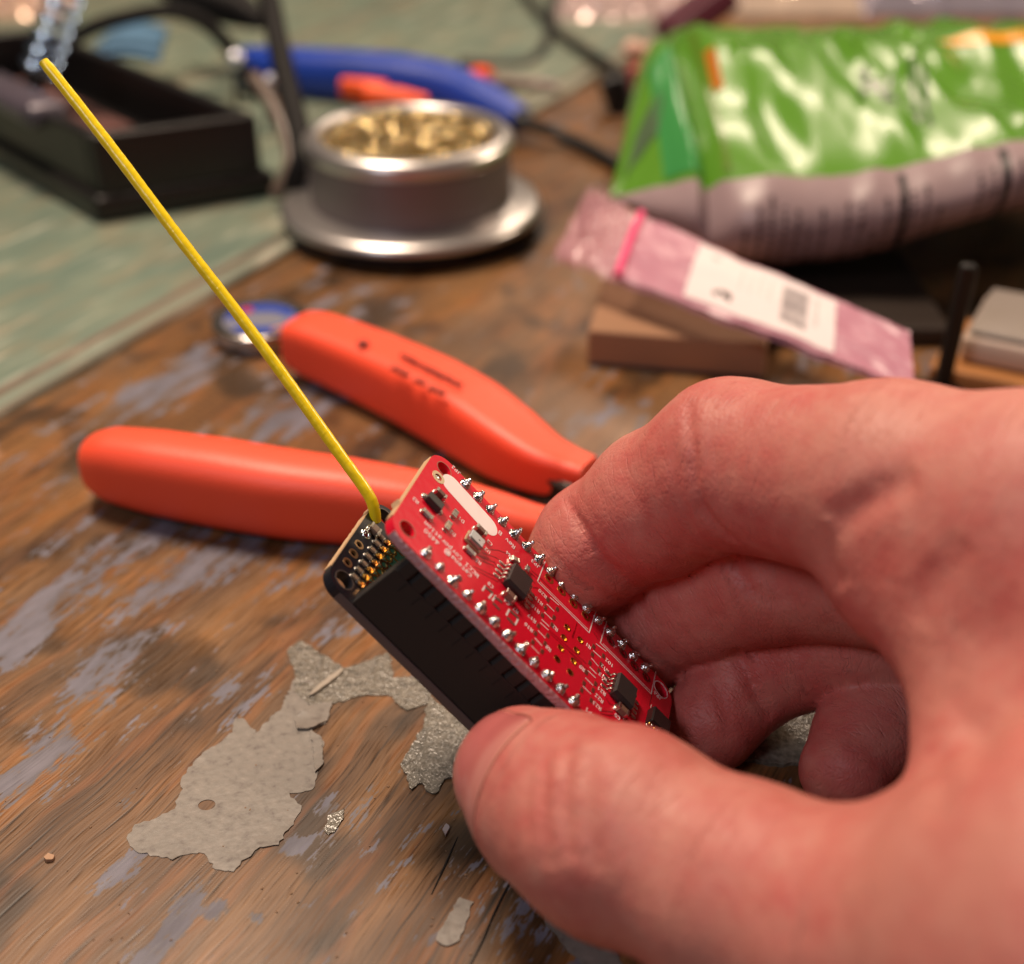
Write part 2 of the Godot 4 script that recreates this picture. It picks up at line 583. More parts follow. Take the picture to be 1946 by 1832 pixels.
func build_table() -> void:
	var near := Rect2(-106, -236, 212, 142)
	var far := Rect2(-380, -860, 760, 624)
	var top := Mesher.new()
	var table := Node3D.new()
	table.name = "workbench"
	add_child(table)
	table.set_meta("kind", "structure")
	for k in 2:
		var r := near if k == 0 else far
		var ms := Mesher.new()
		ms.sheet(1, 1, func(u, v): return Vector3(r.position.x + u * r.size.x, 0, r.position.y + v * r.size.y))
		part("bench_top", ms, wood_mat(r.position.x, r.position.y, r.size.x, r.size.y, 7.4 if k == 0 else 1.1, k == 0), table)
	var rim := Mesher.new()
	rim.sheet(1, 1, func(u, v): return Vector3(lerpf(-380, -106, u), 0, lerpf(-236, -60, v)))
	rim.sheet(1, 1, func(u, v): return Vector3(lerpf(106, 380, u), 0, lerpf(-236, -60, v)))
	rim.sheet(1, 1, func(u, v): return Vector3(lerpf(-106, 106, u), 0, lerpf(-94, -60, v)))
	rim.box(Vector3(0, -16, -460), Vector3(760, 30, 800), 1.0)
	part("bench_edge", rim, mat(Color(0.55, 0.40, 0.28), 0.6), table)

	# the green painted plank with a bevelled, chipped edge
	var a := Vector2(-111.07, -249.04)
	var d := Vector2(0.4672, -0.8841)
	var nrm := Vector2(-0.8841, -0.4672)
	var plank := Mesher.new()
	var prof := [Vector2(0, 0.0), Vector2(0.25, 1.3), Vector2(1.2, 2.0), Vector2(5.6, 2.35), Vector2(6.3, 1.9), Vector2(7.0, 2.6), Vector2(8.5, 2.9), Vector2(420, 2.9)]
	var f := fnoise(21, 3)
	var bend := func(u, v):
		var q: Vector2 = prof[int(round(v * (prof.size() - 1)))]
		var along := lerpf(-90, 700, u)
		var chip := f.get_noise_2d(along * 0.09, q.x * 0.4) * (0.45 if q.x < 8.0 else 0.0)
		var p := a + d * along + nrm * (q.x + chip)
		return Vector3(p.x, q.y + chip * 0.2, p.y)
	plank.sheet(90, prof.size() - 1, bend, Vector3.UP, 40.0)
	var w := 420
	var h := 300
	var rgb := PackedByteArray()
	rgb.resize(w * h * 3)
	var n1 := fnoise(31, 5, 0.55)
	var n2 := fnoise(33, 4, 0.55)
	for j in h:
		for i in w:
			var s := lerpf(-90, 700, (i + 0.5) / w)
			var t := lerpf(0, 130, (j + 0.5) / h)
			var k := n1.get_noise_2d(s * 0.018, t * 0.07)
			var wear := smoothstep(0.06, 0.34, n2.get_noise_2d(s * 0.03, t * 0.10 + 3.0) + 0.06)
			var c := Color(0.36, 0.43, 0.38).lerp(Color(0.46, 0.50, 0.43), clampf(0.5 + k, 0.0, 1.0))
			c = c.lerp(Color(0.50, 0.45, 0.36), wear * 0.4)
			if t > 5.0 and t < 7.5: c = c.lerp(Color(0.42, 0.30, 0.23), 0.75)
			elif t < 1.4: c = c.lerp(Color(0.36, 0.25, 0.18), 0.6 + 0.4 * k)
			elif t < 5.0: c = c.lerp(Color(0.48, 0.50, 0.44), 0.6)
			var sc := clampf(n2.get_noise_2d(s * 0.02 + 80.0, t * 0.2) * 2.5 - 0.6, 0.0, 1.0)
			c = c.lerp(Color(0.85, 0.80, 0.72), sc * 0.6)
			var o := (j * w + i) * 3
			rgb[o] = int(c.r * 255)
			rgb[o + 1] = int(c.g * 255)
			rgb[o + 2] = int(c.b * 255)
	var pm := mat(Color.WHITE, 0.5, 0.0, 0.5)
	pm.albedo_texture = ImageTexture.create_from_image(Image.create_from_data(w, h, false, Image.FORMAT_RGB8, rgb))
	# texture runs along the plank and 130 mm across it
	for i in plank.v.size():
		var p := Vector2(plank.v[i].x, plank.v[i].z) * 1000.0 - a
		plank.uv[i] = Vector2((p.dot(d) + 90.0) / 790.0, p.dot(nrm) / 130.0)
	part("painted_plank", plank, pm, table)

	# leaves of old grey paint
	var grey := mat(Color.WHITE, 0.45, 0.0, 0.5)
	var ramp := Gradient.new()
	ramp.offsets = PackedFloat32Array([0.0, 0.2, 0.4, 0.7, 1.0])
	ramp.colors = PackedColorArray([Color(0.36, 0.32, 0.30), Color(0.45, 0.415, 0.385), Color(0.485, 0.455, 0.42), Color(0.505, 0.47, 0.435), Color(0.55, 0.515, 0.475)])
	grey.albedo_texture = noise_tex(0.02, 512, 6, 41, FastNoiseLite.TYPE_SIMPLEX_SMOOTH, ramp)
	bumpy(grey, noise_tex(0.05, 256, 5, 43), 0.003, 16.0)
	grey.uv1_scale = Vector3.ONE * (1000.0 / 22.0)
	var glit := mat(Color.WHITE, 0.24, 0.0, 0.6)
	var ramp2 := Gradient.new()
	ramp2.offsets = PackedFloat32Array([0.0, 0.5, 1.0])
	ramp2.colors = PackedColorArray([Color(0.30, 0.28, 0.25), Color(0.42, 0.395, 0.35), Color(0.53, 0.50, 0.45)])
	glit.albedo_texture = noise_tex(0.02, 256, 5, 45, FastNoiseLite.TYPE_SIMPLEX_SMOOTH, ramp2)
	bumpy(glit, noise_tex(0.05, 256, 3, 47, FastNoiseLite.TYPE_CELLULAR), 0.011, 9.0)
	var big := [Vector2(-53.92, -129.83), Vector2(-52.40, -127.46), Vector2(-49.80, -126.78), Vector2(-46.60, -125.81), Vector2(-44.97, -126.88), Vector2(-43.01, -127.36), Vector2(-40.36, -124.24), Vector2(-38.05, -123.72), Vector2(-37.36, -125.05), Vector2(-35.04, -127.85), Vector2(-32.52, -128.59), Vector2(-30.86, -132.86), Vector2(-30.25, -135.45), Vector2(-32.30, -138.11), Vector2(-28.98, -139.19), Vector2(-28.80, -142.49), Vector2(-28.72, -149.39), Vector2(-30.93, -151.79), Vector2(-28.72, -153.62), Vector2(-28.57, -157.67), Vector2(-29.77, -160.56), Vector2(-32.49, -163.19), Vector2(-35.20, -163.85), Vector2(-36.33, -156.72), Vector2(-39.25, -151.19), Vector2(-41.86, -154.23), Vector2(-43.21, -154.23), Vector2(-43.00, -151.19), Vector2(-46.34, -147.05), Vector2(-48.08, -143.61), Vector2(-48.81, -141.38), Vector2(-48.31, -138.11), Vector2(-48.71, -135.45), Vector2(-50.30, -133.89), Vector2(-53.40, -132.35)]
	var jag := ragged(big, 0.55, 0.5, 51)
	# the round hole where a nail head was: a slit joins it to the outline
	var hole := []
	var hc := [Vector2(-43.98, -136.09)]
	for k in 18: hole.append(hc[0] + Vector2(cos(-TAU * k / 18.0) * 1.25, sin(-TAU * k / 18.0) * 1.05))
	flake(jag, 0.11, grey, table, "paint_flake", 0.14, 53, 0.0, hole)
	var bright := mat(Color(0.62, 0.57, 0.51), 0.5)
	flake(ragged([Vector2(-33.85, -154.23), Vector2(-31.73, -157.36), Vector2(-28.49, -158.12), Vector2(-28.64, -153.62), Vector2(-30.99, -151.67), Vector2(-33.08, -151.67)], 0.5, 0.3, 55), 0.16, grey, table, "paint_flake", 0.3, 57, 0.2)
	flake(ragged([Vector2(-30.97, -151.49), Vector2(-29.04, -149.99), Vector2(-28.21, -144.18), Vector2(-29.08, -142.49), Vector2(-29.99, -147.05)], 0.5, 0.3, 56), 0.14, grey, table, "paint_flake", 0.2, 58, 0.2)
	flake(ragged([Vector2(-37.59, -171.27), Vector2(-35.67, -173.70), Vector2(-27.61, -166.55), Vector2(-24.18, -167.78), Vector2(-20.41, -170.71), Vector2(-19.21, -163.85), Vector2(-15.30, -164.39), Vector2(-12.66, -159.91), Vector2(-13.19, -157.86), Vector2(-16.70, -155.97), Vector2(-19.55, -159.78), Vector2(-24.29, -159.78), Vector2(-27.95, -157.86), Vector2(-31.73, -157.36), Vector2(-34.96, -160.56), Vector2(-35.07, -164.52), Vector2(-36.76, -168.61)], 0.6, 0.5, 59), 0.16, glit, table, "paint_flake", 0.1, 61)
	flake(ragged([Vector2(-32.41, -159.27), Vector2(-31.01, -161.87), Vector2(-27.79, -166.21), Vector2(-27.46, -165.19), Vector2(-29.53, -162.20), Vector2(-31.98, -159.27)], 0.5, 0.2, 63), 0.3, bright, table, "paint_flake", 0.4, 65, 0.3)
	flake(ragged([Vector2(-13.05, -159.27), Vector2(-7.27, -153.00), Vector2(-3.86, -149.39), Vector2(-5.38, -143.61), Vector2(-8.12, -141.38), Vector2(-10.10, -141.10), Vector2(-10.58, -138.65), Vector2(-11.93, -138.11), Vector2(-13.24, -140.28), Vector2(-14.74, -138.92), Vector2(-15.28, -141.10), Vector2(-16.70, -144.18), Vector2(-15.59, -147.05), Vector2(-13.91, -151.79)], 0.5, 0.45, 67), 0.3, glit, table, "paint_flake", 0.1, 69)
	flake(ragged([Vector2(-9.88, -112.40), Vector2(-8.62, -115.74), Vector2(-6.98, -119.38), Vector2(-5.22, -118.57), Vector2(-5.63, -116.27), Vector2(-6.74, -112.40), Vector2(-8.44, -111.47)], 0.5, 0.3, 71), 0.22, grey, table, "paint_flake", 0.2, 73)
	flake(ragged([Vector2(-26.45, -131.33), Vector2(-26.18, -133.89), Vector2(-24.03, -135.45), Vector2(-24.00, -133.37), Vector2(-25.06, -130.83), Vector2(-25.87, -130.33)], 0.4, 0.25, 75), 0.18, glit, table, "paint_flake", 0.1, 77)
	flake(ragged([Vector2(28.25, -145.80), Vector2(36.56, -153.66), Vector2(44.93, -163.87), Vector2(57.71, -167.56), Vector2(65.74, -158.78), Vector2(59.11, -145.80), Vector2(46.19, -144.46), Vector2(39.78, -143.80), Vector2(33.69, -145.13)], 0.6, 0.4, 79), 0.6, glit, table, "paint_flake", 0.2, 81)
	flake(ragged([Vector2(2.61, -120.83), Vector2(7.53, -119.95), Vector2(12.09, -113.94), Vector2(14.35, -107.48), Vector2(9.72, -107.48), Vector2(4.60, -114.77)], 0.6, 0.4, 83), 0.2, grey, table, "paint_flake", 0.2, 85)
	flake(ragged([Vector2(-64.29, -125.91), Vector2(-64.00, -126.78), Vector2(-63.02, -126.39), Vector2(-62.98, -125.62), Vector2(-63.89, -125.43)], 0.3, 0.12, 87), 0.5, mat(Color(0.70, 0.55, 0.43), 0.7), table, "wood_chip", 0.3, 89)
	flake(ragged([Vector2(-9.74, -131.33), Vector2(-9.33, -132.25), Vector2(-8.83, -131.33), Vector2(-9.31, -130.08)], 0.3, 0.1, 91), 0.35, mat(Color(0.70, 0.64, 0.62), 0.5), table, "paint_flake", 0.4, 93)
	# long splits in the wood: narrow dark grooves between raised lips
	var split := Mesher.new()
	for line in [[Vector3(-6.12, 0.05, -106.67), Vector3(-4.12, 0.05, -111.43), Vector3(-2.29, 0.05, -116.86), Vector3(-0.35, 0.05, -121.69), Vector3(1.96, 0.05, -126.28), Vector3(5.01, 0.05, -133.06)], [Vector3(-10.76, 0.05, -119.90), Vector3(-9.02, 0.05, -125.35), Vector3(-7.60, 0.05, -130.10)]]:
		var path := spline(line, 5)
		var rad := []
		for i in path.size(): rad.append(0.16 * (1.0 - 0.8 * absf(2.0 * i / (path.size() - 1) - 1.0)) + 0.03)
		split.tube(path, rad, 6)
	part("split", split, mat(Color(0.05, 0.03, 0.02), 0.9), table)
	var crumbs := Mesher.new()
	var rng := RandomNumberGenerator.new()
	rng.seed = 5
	for i in 150:
		var p := Vector3(rng.randf_range(-75, 40), 0.08, rng.randf_range(-200, -98))
		crumbs.box(p, Vector3(rng.randf_range(0.1, 0.3), 0.12, rng.randf_range(0.1, 0.4)), 0.02, Basis(Vector3.UP, rng.randf() * TAU))
	part("dust", crumbs, mat(Color(0.52, 0.40, 0.30), 0.8), table, "stuff")


# ---------------------------------------------------------------- the two circuit boards

func rounded_rect(x0: float, y0: float, x1: float, y1: float, r: float, per := 6) -> Array:
	var out := []
	for c in [[Vector2(x1 - r, y1 - r), 0.0], [Vector2(x0 + r, y1 - r), PI / 2], [Vector2(x0 + r, y0 + r), PI], [Vector2(x1 - r, y0 + r), PI * 1.5]]:
		for k in per + 1: out.append(c[0] + Vector2.from_angle(c[1] + PI / 2 * k / per) * r)
	return out

func circle(c: Vector2, r: float, k := 20) -> Array:
	var out := []
	for i in k: out.append(c + Vector2.from_angle(TAU * i / k) * r)
	return out

func ring_plate(ms: Mesher, c: Vector2, r0: float, r1: float, lo: float, hi: float, k := 20) -> void:
	# a flat ring with thickness
	var list := []
	for q in [Vector2(r0, lo), Vector2(r1, lo), Vector2(r1, hi), Vector2(r0, hi)]:
		var ring := PackedVector3Array()
		for i in k: ring.append(Vector3(c.x + q.x * cos(TAU * i / k), c.y + q.x * sin(TAU * i / k), q.y))
		list.append(ring)
	ms.rings(list, 30.0, true)

func strip(ms: Mesher, a: Vector2, b: Vector2, wide: float, lo: float, hi: float) -> void:
	var d := (b - a).normalized() * wide * 0.5
	var nn := d.orthogonal()
	ms.prism([a - d + nn, a - d - nn, b + d - nn, b + d + nn], lo, hi)

func lettering(words: Array, parent: Node, m: Material) -> void:
	# each word: text, centre, height of capitals, direction
	var font := SystemFont.new()
	font.font_names = PackedStringArray(["Droid Sans Mono"])
	for w in words:
		var t := TextMesh.new()
		t.font = font
		t.text = w[0]
		t.font_size = 32
		t.pixel_size = 0.01
		t.depth = 0.02
		t.curve_step = 4.0
		var o := MeshInstance3D.new()
		o.name = "lettering"
		o.mesh = t
		o.material_override = m
		parent.add_child(o, true)
		var d: Vector2 = w[3].normalized()
		o.transform = Transform3D(Basis(Vector3(d.x, d.y, 0), Vector3(-d.y, d.x, 0), Vector3(0, 0, 1)) * Basis.from_scale(Vector3.ONE * (w[2] * 0.94 if w[0].length() > 5 else maxf(w[2], 0.95)) / 0.32 * MM), Vector3(w[1].x, w[1].y, 0.025) * MM)

func build_boards() -> void:
	var basis := Basis(Vector3(682.66, -696.91, 219.76) / 1000.0, Vector3(219.59, -91.18, -971.32) / 1000.0, Vector3(696.96, 711.34, 90.79) / 1000.0).orthonormalized()
	var o := thing("circuit_boards", "stacked red and black circuit boards with a yellow wire, pinched in the fingers", "circuit board", Vector3(-15.69, 47.57, -137.89), basis)
	var red := mat(Color(0.85, 0.085, 0.19), 0.27, 0.0, 0.55)
	bumpy(red, noise_tex(0.02, 256, 3, 101), 0.0015, 9.0)
	var fibre := mat(Color(0.80, 0.66, 0.50), 0.7)
	var edge_red := mat(Color(0.74, 0.56, 0.58), 0.34, 0.0, 0.7)
	bumpy(edge_red, noise_tex(0.03, 256, 4, 102), 0.03, 9.0)
	var white := mat(Color(0.92, 0.88, 0.88), 0.6)
	var gold := mat(Color(0.88, 0.70, 0.38), 0.28, 1.0)
	var solder := mat(Color(0.80, 0.79, 0.78), 0.16, 1.0)
	bumpy(solder, noise_tex(0.06, 128, 3, 103), 0.012, 3.0)
	var tin := mat(Color(0.78, 0.76, 0.72), 0.28, 1.0)
	var black := mat(Color(0.18, 0.165, 0.16), 0.5)
	bumpy(black, noise_tex(0.2, 128, 2, 104), 0.004, 4.0)
	var header := mat(Color(0.15, 0.138, 0.134), 0.5, 0.0, 0.45)
	bumpy(header, noise_tex(0.2, 128, 2, 106), 0.003, 4.0)
	var mask_black := mat(Color(0.10, 0.10, 0.13), 0.32)
	var brown := mat(Color(0.36, 0.20, 0.15), 0.5)
	var grey := mat(Color(0.52, 0.49, 0.47), 0.42)
	var dark := mat(Color(0.02, 0.018, 0.018), 0.8)

	# plates with real holes, cut by CSG
	var big_holes := [[Vector2(2.54, 2.54), 1.27], [Vector2(2.54, 20.32), 1.27], [Vector2(48.3, 20.7), 1.4]]
	var small := []
	for q in [Vector2(24.34, 19.95), Vector2(26.92, 20.07), Vector2(29.45, 19.95), Vector2(32.13, 20.02)]: small.append([q, 0.52])
	for q in [Vector2(37.43, 20.04), Vector2(40.13, 20.24), Vector2(42.67, 19.97), Vector2(45.19, 20.16)]: small.append([q, 0.52])
	var gold_holes := [Vector2(29.83, 13.93), Vector2(29.86, 11.32), Vector2(29.91, 8.79), Vector2(29.90, 6.13), Vector2(32.49, 14.06), Vector2(32.41, 11.36), Vector2(32.50, 8.75), Vector2(32.50, 6.12)]
	for q in gold_holes: small.append([q, 0.5])
	var via := [Vector2(2.43, 17.58)]
	small.append([via[0], 0.6])
	var plate := CSGPolygon3D.new()
	plate.polygon = PackedVector2Array(rounded_rect(0, 0, 50.8, 22.86, 2.9, 8).map(func(p): return p * MM))
	plate.depth = 1.55 * MM
	plate.position = Vector3(0, 0, 0)
	var combo := CSGCombiner3D.new()
	combo.add_child(plate)
	for q in big_holes + small:
		var cyl := CSGCylinder3D.new()
		cyl.operation = CSGShape3D.OPERATION_SUBTRACTION
		cyl.radius = q[1] * MM
		cyl.height = 6.0 * MM
		cyl.sides = 24
		cyl.rotation.x = PI / 2
		cyl.position = Vector3(q[0].x, q[0].y, -0.8) * MM
		cyl.name = "hole"
		combo.add_child(cyl, true)
	combo.name = "red_board"
	combo.material_override = red
	o.add_child(combo)
	var rb := combo
	# raw fibreglass shows on the sawn end, the long edge is glossy resin
	var raw := Mesher.new()
	var jagged := []
	var fz := fnoise(107, 3)
	for k in 41:
		var yy := lerpf(2.6, 20.2, k / 40.0)
		jagged.append(Vector2(-0.10 - 0.10 * absf(fz.get_noise_1d(yy * 0.7)) - (0.55 if absf(yy - 6.2) < 0.35 else 0.0), yy))
	for k in 2: jagged.append(Vector2(0.3, 20.2 if k == 0 else 2.6))
	raw.prism(jagged, -1.45, -0.05)
	part("raw_edge", raw, fibre, rb)
	var lip := Mesher.new()
	var path := []
	for k in 61:
		var xx := lerpf(1.2, 49.5, k / 60.0)
		path.append(Vector3(xx, -0.02 + 0.22 * fz.get_noise_2d(xx * 0.16, 3.0) + (0.55 * smoothstep(4.0, 0.0, xx)), -0.80))
	var sizes := []
	for k in 61: sizes.append(Vector2(0.32 + 0.12 * fz.get_noise_1d(k * 0.45), 0.70))
	lip.loft(path, sizes, 2.6, 14, Vector3(0, 0, 1))
	part("board_edge", lip, edge_red, rb)
	# rims of the holes
	for q in big_holes:
		var ms := Mesher.new()
		ring_plate(ms, q[0], q[1] * 0.98, q[1] + 0.12, -0.02, 0.03)
		part("mounting_hole_rim", ms, mat(Color(0.62, 0.30, 0.24), 0.5) if q[0].x < 10 else white, rb)
	for k in 8:
		var ms := Mesher.new()
		ring_plate(ms, small[k][0], 0.45, 0.86, -0.02, 0.03)
		part("hole_rim", ms, mat(Color(0.45, 0.10, 0.06), 0.35) if k > 3 else gold, rb)
	for k in gold_holes.size():
		var ms := Mesher.new()
		var lit := k in [0, 1, 2, 4, 5, 6]
		ring_plate(ms, gold_holes[k], 0.44, 0.62, -0.6, 0.03)
		if lit:
			ms.prism(circle(gold_holes[k], 0.46, 16), -0.55, -0.12)
		part("gold_pad", ms, gold, rb)
	var vm := Mesher.new()
	ring_plate(vm, via[0], 0.6, 1.12, -0.02, 0.04)
	part("test_pad", vm, mat(Color(0.80, 0.72, 0.60), 0.35, 0.8), rb)
	var vs := Mesher.new()
	vs.ball(Vector3(via[0].x, via[0].y, -0.35), Vector3(0.62, 0.62, 0.4), 14, 8)
	part("test_pad", vs, tin, rb)
	# white print
	var ink := Mesher.new()
	var cap := [Vector2(4.72, 18.74), Vector2(12.15, 18.17)]
	var capsule := []
	var cd: Vector2 = (cap[1] - cap[0]).normalized()
	for k in 13: capsule.append(cap[0] - Vector2.from_angle(cd.angle() - PI / 2 + PI * k / 12.0) * 1.85)
	for k in 13: capsule.append(cap[1] + Vector2.from_angle(cd.angle() - PI / 2 + PI * k / 12.0) * 1.85)
	ink.prism(capsule, -0.02, 0.035)
	part("blank_label", ink, white, rb)
	var lines := Mesher.new()
	var jp3 := [Vector2(22.72, 22.61), Vector2(22.75, 17.01), Vector2(33.49, 17.29), Vector2(33.50, 23.23)]
	var jp4 := [Vector2(35.81, 23.24), Vector2(35.81, 17.52), Vector2(46.70, 17.71), Vector2(46.65, 23.31)]
	for j in [jp3, jp4]:
		for k in 3: strip(lines, j[k], j[k + 1], 0.16, -0.02, 0.03)
		var off := Vector2(0, 0.42)
		strip(lines, j[1] + off + Vector2(0.5, 0), j[2] + off - Vector2(0.4, 0), 0.09, -0.02, 0.03)
	part("print_outline", lines, white, rb)
	var left := Vector2(-1, 0)
	lettering([
		["JP2", Vector2(4.09, 22.61), 1.0, left], ["MCCI Corporation", Vector2(9.16, 6.66), 1.15, left], ["Catena", Vector2(11.52, 5.42), 1.15, left], ["®", Vector2(8.92, 5.45), 1.7, left], ["4450", Vector2(5.88, 5.33), 1.15, left],
		["Rev B", Vector2(15.78, 19.02), 1.15, left], ["JP3", Vector2(21.40, 20.11), 1.0, left], ["JP4", Vector2(47.96, 18.77), 1.0, left],
		["D1", Vector2(8.37, 13.87), 0.75, left], ["D2", Vector2(8.19, 9.78), 0.75, left], ["C2", Vector2(13.58, 15.02), 0.85, left], ["U2", Vector2(13.82, 13.11), 0.75, left], ["R5", Vector2(13.35, 9.36), 0.8, left], ["IR4", Vector2(17.24, 16.53), 0.75, left], ["R3", Vector2(1.46, 8.93), 0.7, left], ["C8", Vector2(16.43, 7.30), 0.8, left],
		["R20", Vector2(24.21, 15.63), 0.85, left], ["R19", Vector2(24.05, 13.43), 0.85, left], ["R18", Vector2(24.04, 11.32), 0.85, left], ["R17", Vector2(24.05, 8.86), 0.85, left], ["R16", Vector2(24.09, 6.66), 0.85, left], ["C4", Vector2(19.63, 7.23), 0.8, left], ["R7", Vector2(21.35, 7.35), 0.8, left],
		["R15", Vector2(47.11, 27.23), 0.01, left], ["102", Vector2(38.22, 15.43), 0.8, left], ["R2", Vector2(27.99, 11.48), 0.7, left], ["R1", Vector2(34.02, 14.52), 0.7, left], ["R8", Vector2(28.05, 6.46), 0.7, left], ["R9", Vector2(34.11, 9.03), 0.7, left],
		["C5", Vector2(41.86, 6.68), 0.8, left], ["R21", Vector2(38.22, 8.49), 0.85, left], ["R22", Vector2(38.16, 6.69), 0.85, left], ["R23", Vector2(38.16, 4.97), 0.85, left], ["JP1", Vector2(37.35, 2.49), 1.0, left], ["S1", Vector2(47.48, 15.23), 0.8, left], ["R12", Vector2(37.70, 13.40), 0.8, left], ["R13", Vector2(37.75, 11.36), 0.8, left], ["CAL", Vector2(45.90, 17.54), 0.01, left]
	].filter(func(w): return w[2] > 0.1), rb, white)
	# little resistor footprints with a white dash between their ends
	var dabs := []
	for q in [Vector2(25.37, 15.46), Vector2(25.42, 13.41), Vector2(25.39, 11.45), Vector2(25.42, 8.67), Vector2(25.40, 6.74), Vector2(25.49, 4.73), Vector2(27.27, 15.50), Vector2(27.23, 13.24), Vector2(27.34, 11.41), Vector2(27.28, 8.63), Vector2(27.31, 6.70), Vector2(27.30, 4.75)]: dabs.append(q)
	for q in [Vector2(34.89, 15.44), Vector2(35.07, 13.64), Vector2(35.08, 11.51), Vector2(34.98, 9.06), Vector2(35.10, 6.61), Vector2(35.08, 4.96), Vector2(36.93, 15.54), Vector2(36.91, 13.42), Vector2(36.85, 11.77), Vector2(36.95, 8.67), Vector2(36.84, 7.03), Vector2(37.00, 4.86)]: dabs.append(q)
	for q in dabs:
		var ms := Mesher.new()
		ms.box(Vector3(q.x, q.y, 0.02), Vector3(0.55, 0.95, 0.06), 0.02)
		part("solder_pad", ms, mat(Color(0.50, 0.27, 0.22), 0.4, 0.35), rb)
	var dashes := Mesher.new()
	var dl := [Vector2(25.65, 16.38), Vector2(27.24, 16.61), Vector2(25.53, 14.43), Vector2(26.88, 14.46), Vector2(25.59, 12.39), Vector2(26.97, 12.48), Vector2(25.60, 10.52), Vector2(26.98, 10.60), Vector2(25.59, 9.65), Vector2(27.01, 9.79), Vector2(25.69, 7.77), Vector2(27.00, 7.78), Vector2(25.61, 5.85), Vector2(26.94, 5.75), Vector2(25.56, 3.86), Vector2(26.99, 3.81)]
	dl.append_array([Vector2(35.11, 14.57), Vector2(36.53, 14.72), Vector2(35.17, 12.72), Vector2(36.52, 12.56), Vector2(35.34, 10.73), Vector2(36.57, 10.74), Vector2(35.21, 9.71), Vector2(36.61, 9.79), Vector2(35.15, 7.89), Vector2(36.56, 7.90), Vector2(35.14, 5.92), Vector2(36.60, 5.94), Vector2(35.23, 16.52), Vector2(37.06, 17.00)])
	for k in dl.size() / 2: strip(dashes, dl[k * 2], dl[k * 2 + 1], 0.15, -0.02, 0.03)
	dl = [Vector2(15.70, 4.97), Vector2(15.79, 6.08), Vector2(17.02, 4.81), Vector2(17.18, 6.15), Vector2(17.63, 4.98), Vector2(17.75, 6.27), Vector2(20.35, 4.89), Vector2(20.40, 6.24), Vector2(22.09, 4.79), Vector2(22.16, 6.14)]
	for k in dl.size() / 2: strip(dashes, dl[k * 2], dl[k * 2 + 1], 0.28, -0.02, 0.03)
	part("print_dash", dashes, white, rb)
	var bars := [Vector2(16.04, 6.09), Vector2(16.97, 6.21), Vector2(17.90, 5.99), Vector2(18.80, 6.22), Vector2(18.03, 4.54), Vector2(18.87, 4.54), Vector2(20.77, 6.24), Vector2(21.96, 6.37), Vector2(20.78, 4.50), Vector2(21.71, 4.45)]
	for k in bars.size() / 2:
		var ms := Mesher.new()
		strip(ms, bars[k * 2], bars[k * 2 + 1], 0.45, -0.02, 0.06)
		part("solder_pad", ms, mat(Color(0.48, 0.36, 0.32), 0.4, 0.3), rb)
	# copper tracks under the varnish: raised and a little darker
	var tracks := Mesher.new()
	var tl := [Vector2(13.47, 11.90), Vector2(15.42, 13.40), Vector2(15.42, 13.40), Vector2(16.63, 13.82), Vector2(13.39, 10.64), Vector2(15.51, 12.22), Vector2(15.51, 12.22), Vector2(16.33, 11.94), Vector2(13.46, 9.88), Vector2(15.57, 11.44), Vector2(15.57, 11.44), Vector2(16.31, 11.07), Vector2(12.72, 10.25), Vector2(14.59, 11.92), Vector2(13.13, 12.58), Vector2(15.31, 15.29), Vector2(15.31, 15.29), Vector2(16.65, 16.33), Vector2(13.72, 7.43), Vector2(17.29, 9.36), Vector2(13.05, 7.61), Vector2(16.56, 9.73), Vector2(21.39, 17.45), Vector2(22.41, 17.42), Vector2(21.38, 16.42), Vector2(22.43, 16.14), Vector2(22.47, 14.92), Vector2(23.18, 15.75), Vector2(22.45, 18.20), Vector2(25.24, 18.26), Vector2(21.23, 17.97), Vector2(23.38, 18.32)]
	tl.append_array([Vector2(34.21, 18.22), Vector2(35.24, 17.86), Vector2(39.05, 4.76), Vector2(40.89, 6.72), Vector2(39.16, 4.30), Vector2(40.44, 5.34), Vector2(40.44, 5.34), Vector2(41.46, 6.50), Vector2(39.31, 7.99), Vector2(40.03, 7.65), Vector2(40.03, 7.65), Vector2(41.30, 8.36), Vector2(46.84, 15.22), Vector2(46.89, 17.46), Vector2(46.75, 17.45), Vector2(46.66, 22.33), Vector2(31.42, 9.66), Vector2(33.76, 9.58), Vector2(33.76, 9.58), Vector2(35.08, 9.95), Vector2(31.04, 14.50), Vector2(31.01, 13.14)])
	tl.append_array([Vector2(27.29, 9.98), Vector2(34.48, 10.70), Vector2(27.43, 9.49), Vector2(33.83, 10.07), Vector2(31.19, 12.93), Vector2(31.05, 16.56)])
	for k in tl.size() / 2: strip(tracks, tl[k * 2], tl[k * 2 + 1], 0.20, -0.02, 0.018)
	part("copper_track", tracks, mat(Color(0.62, 0.05, 0.11), 0.28), rb, "stuff")

	# soldered header pins: 16 along the far edge, 12 along the near edge
	var joints := []
	var fj := fnoise(111, 3, 0.6)
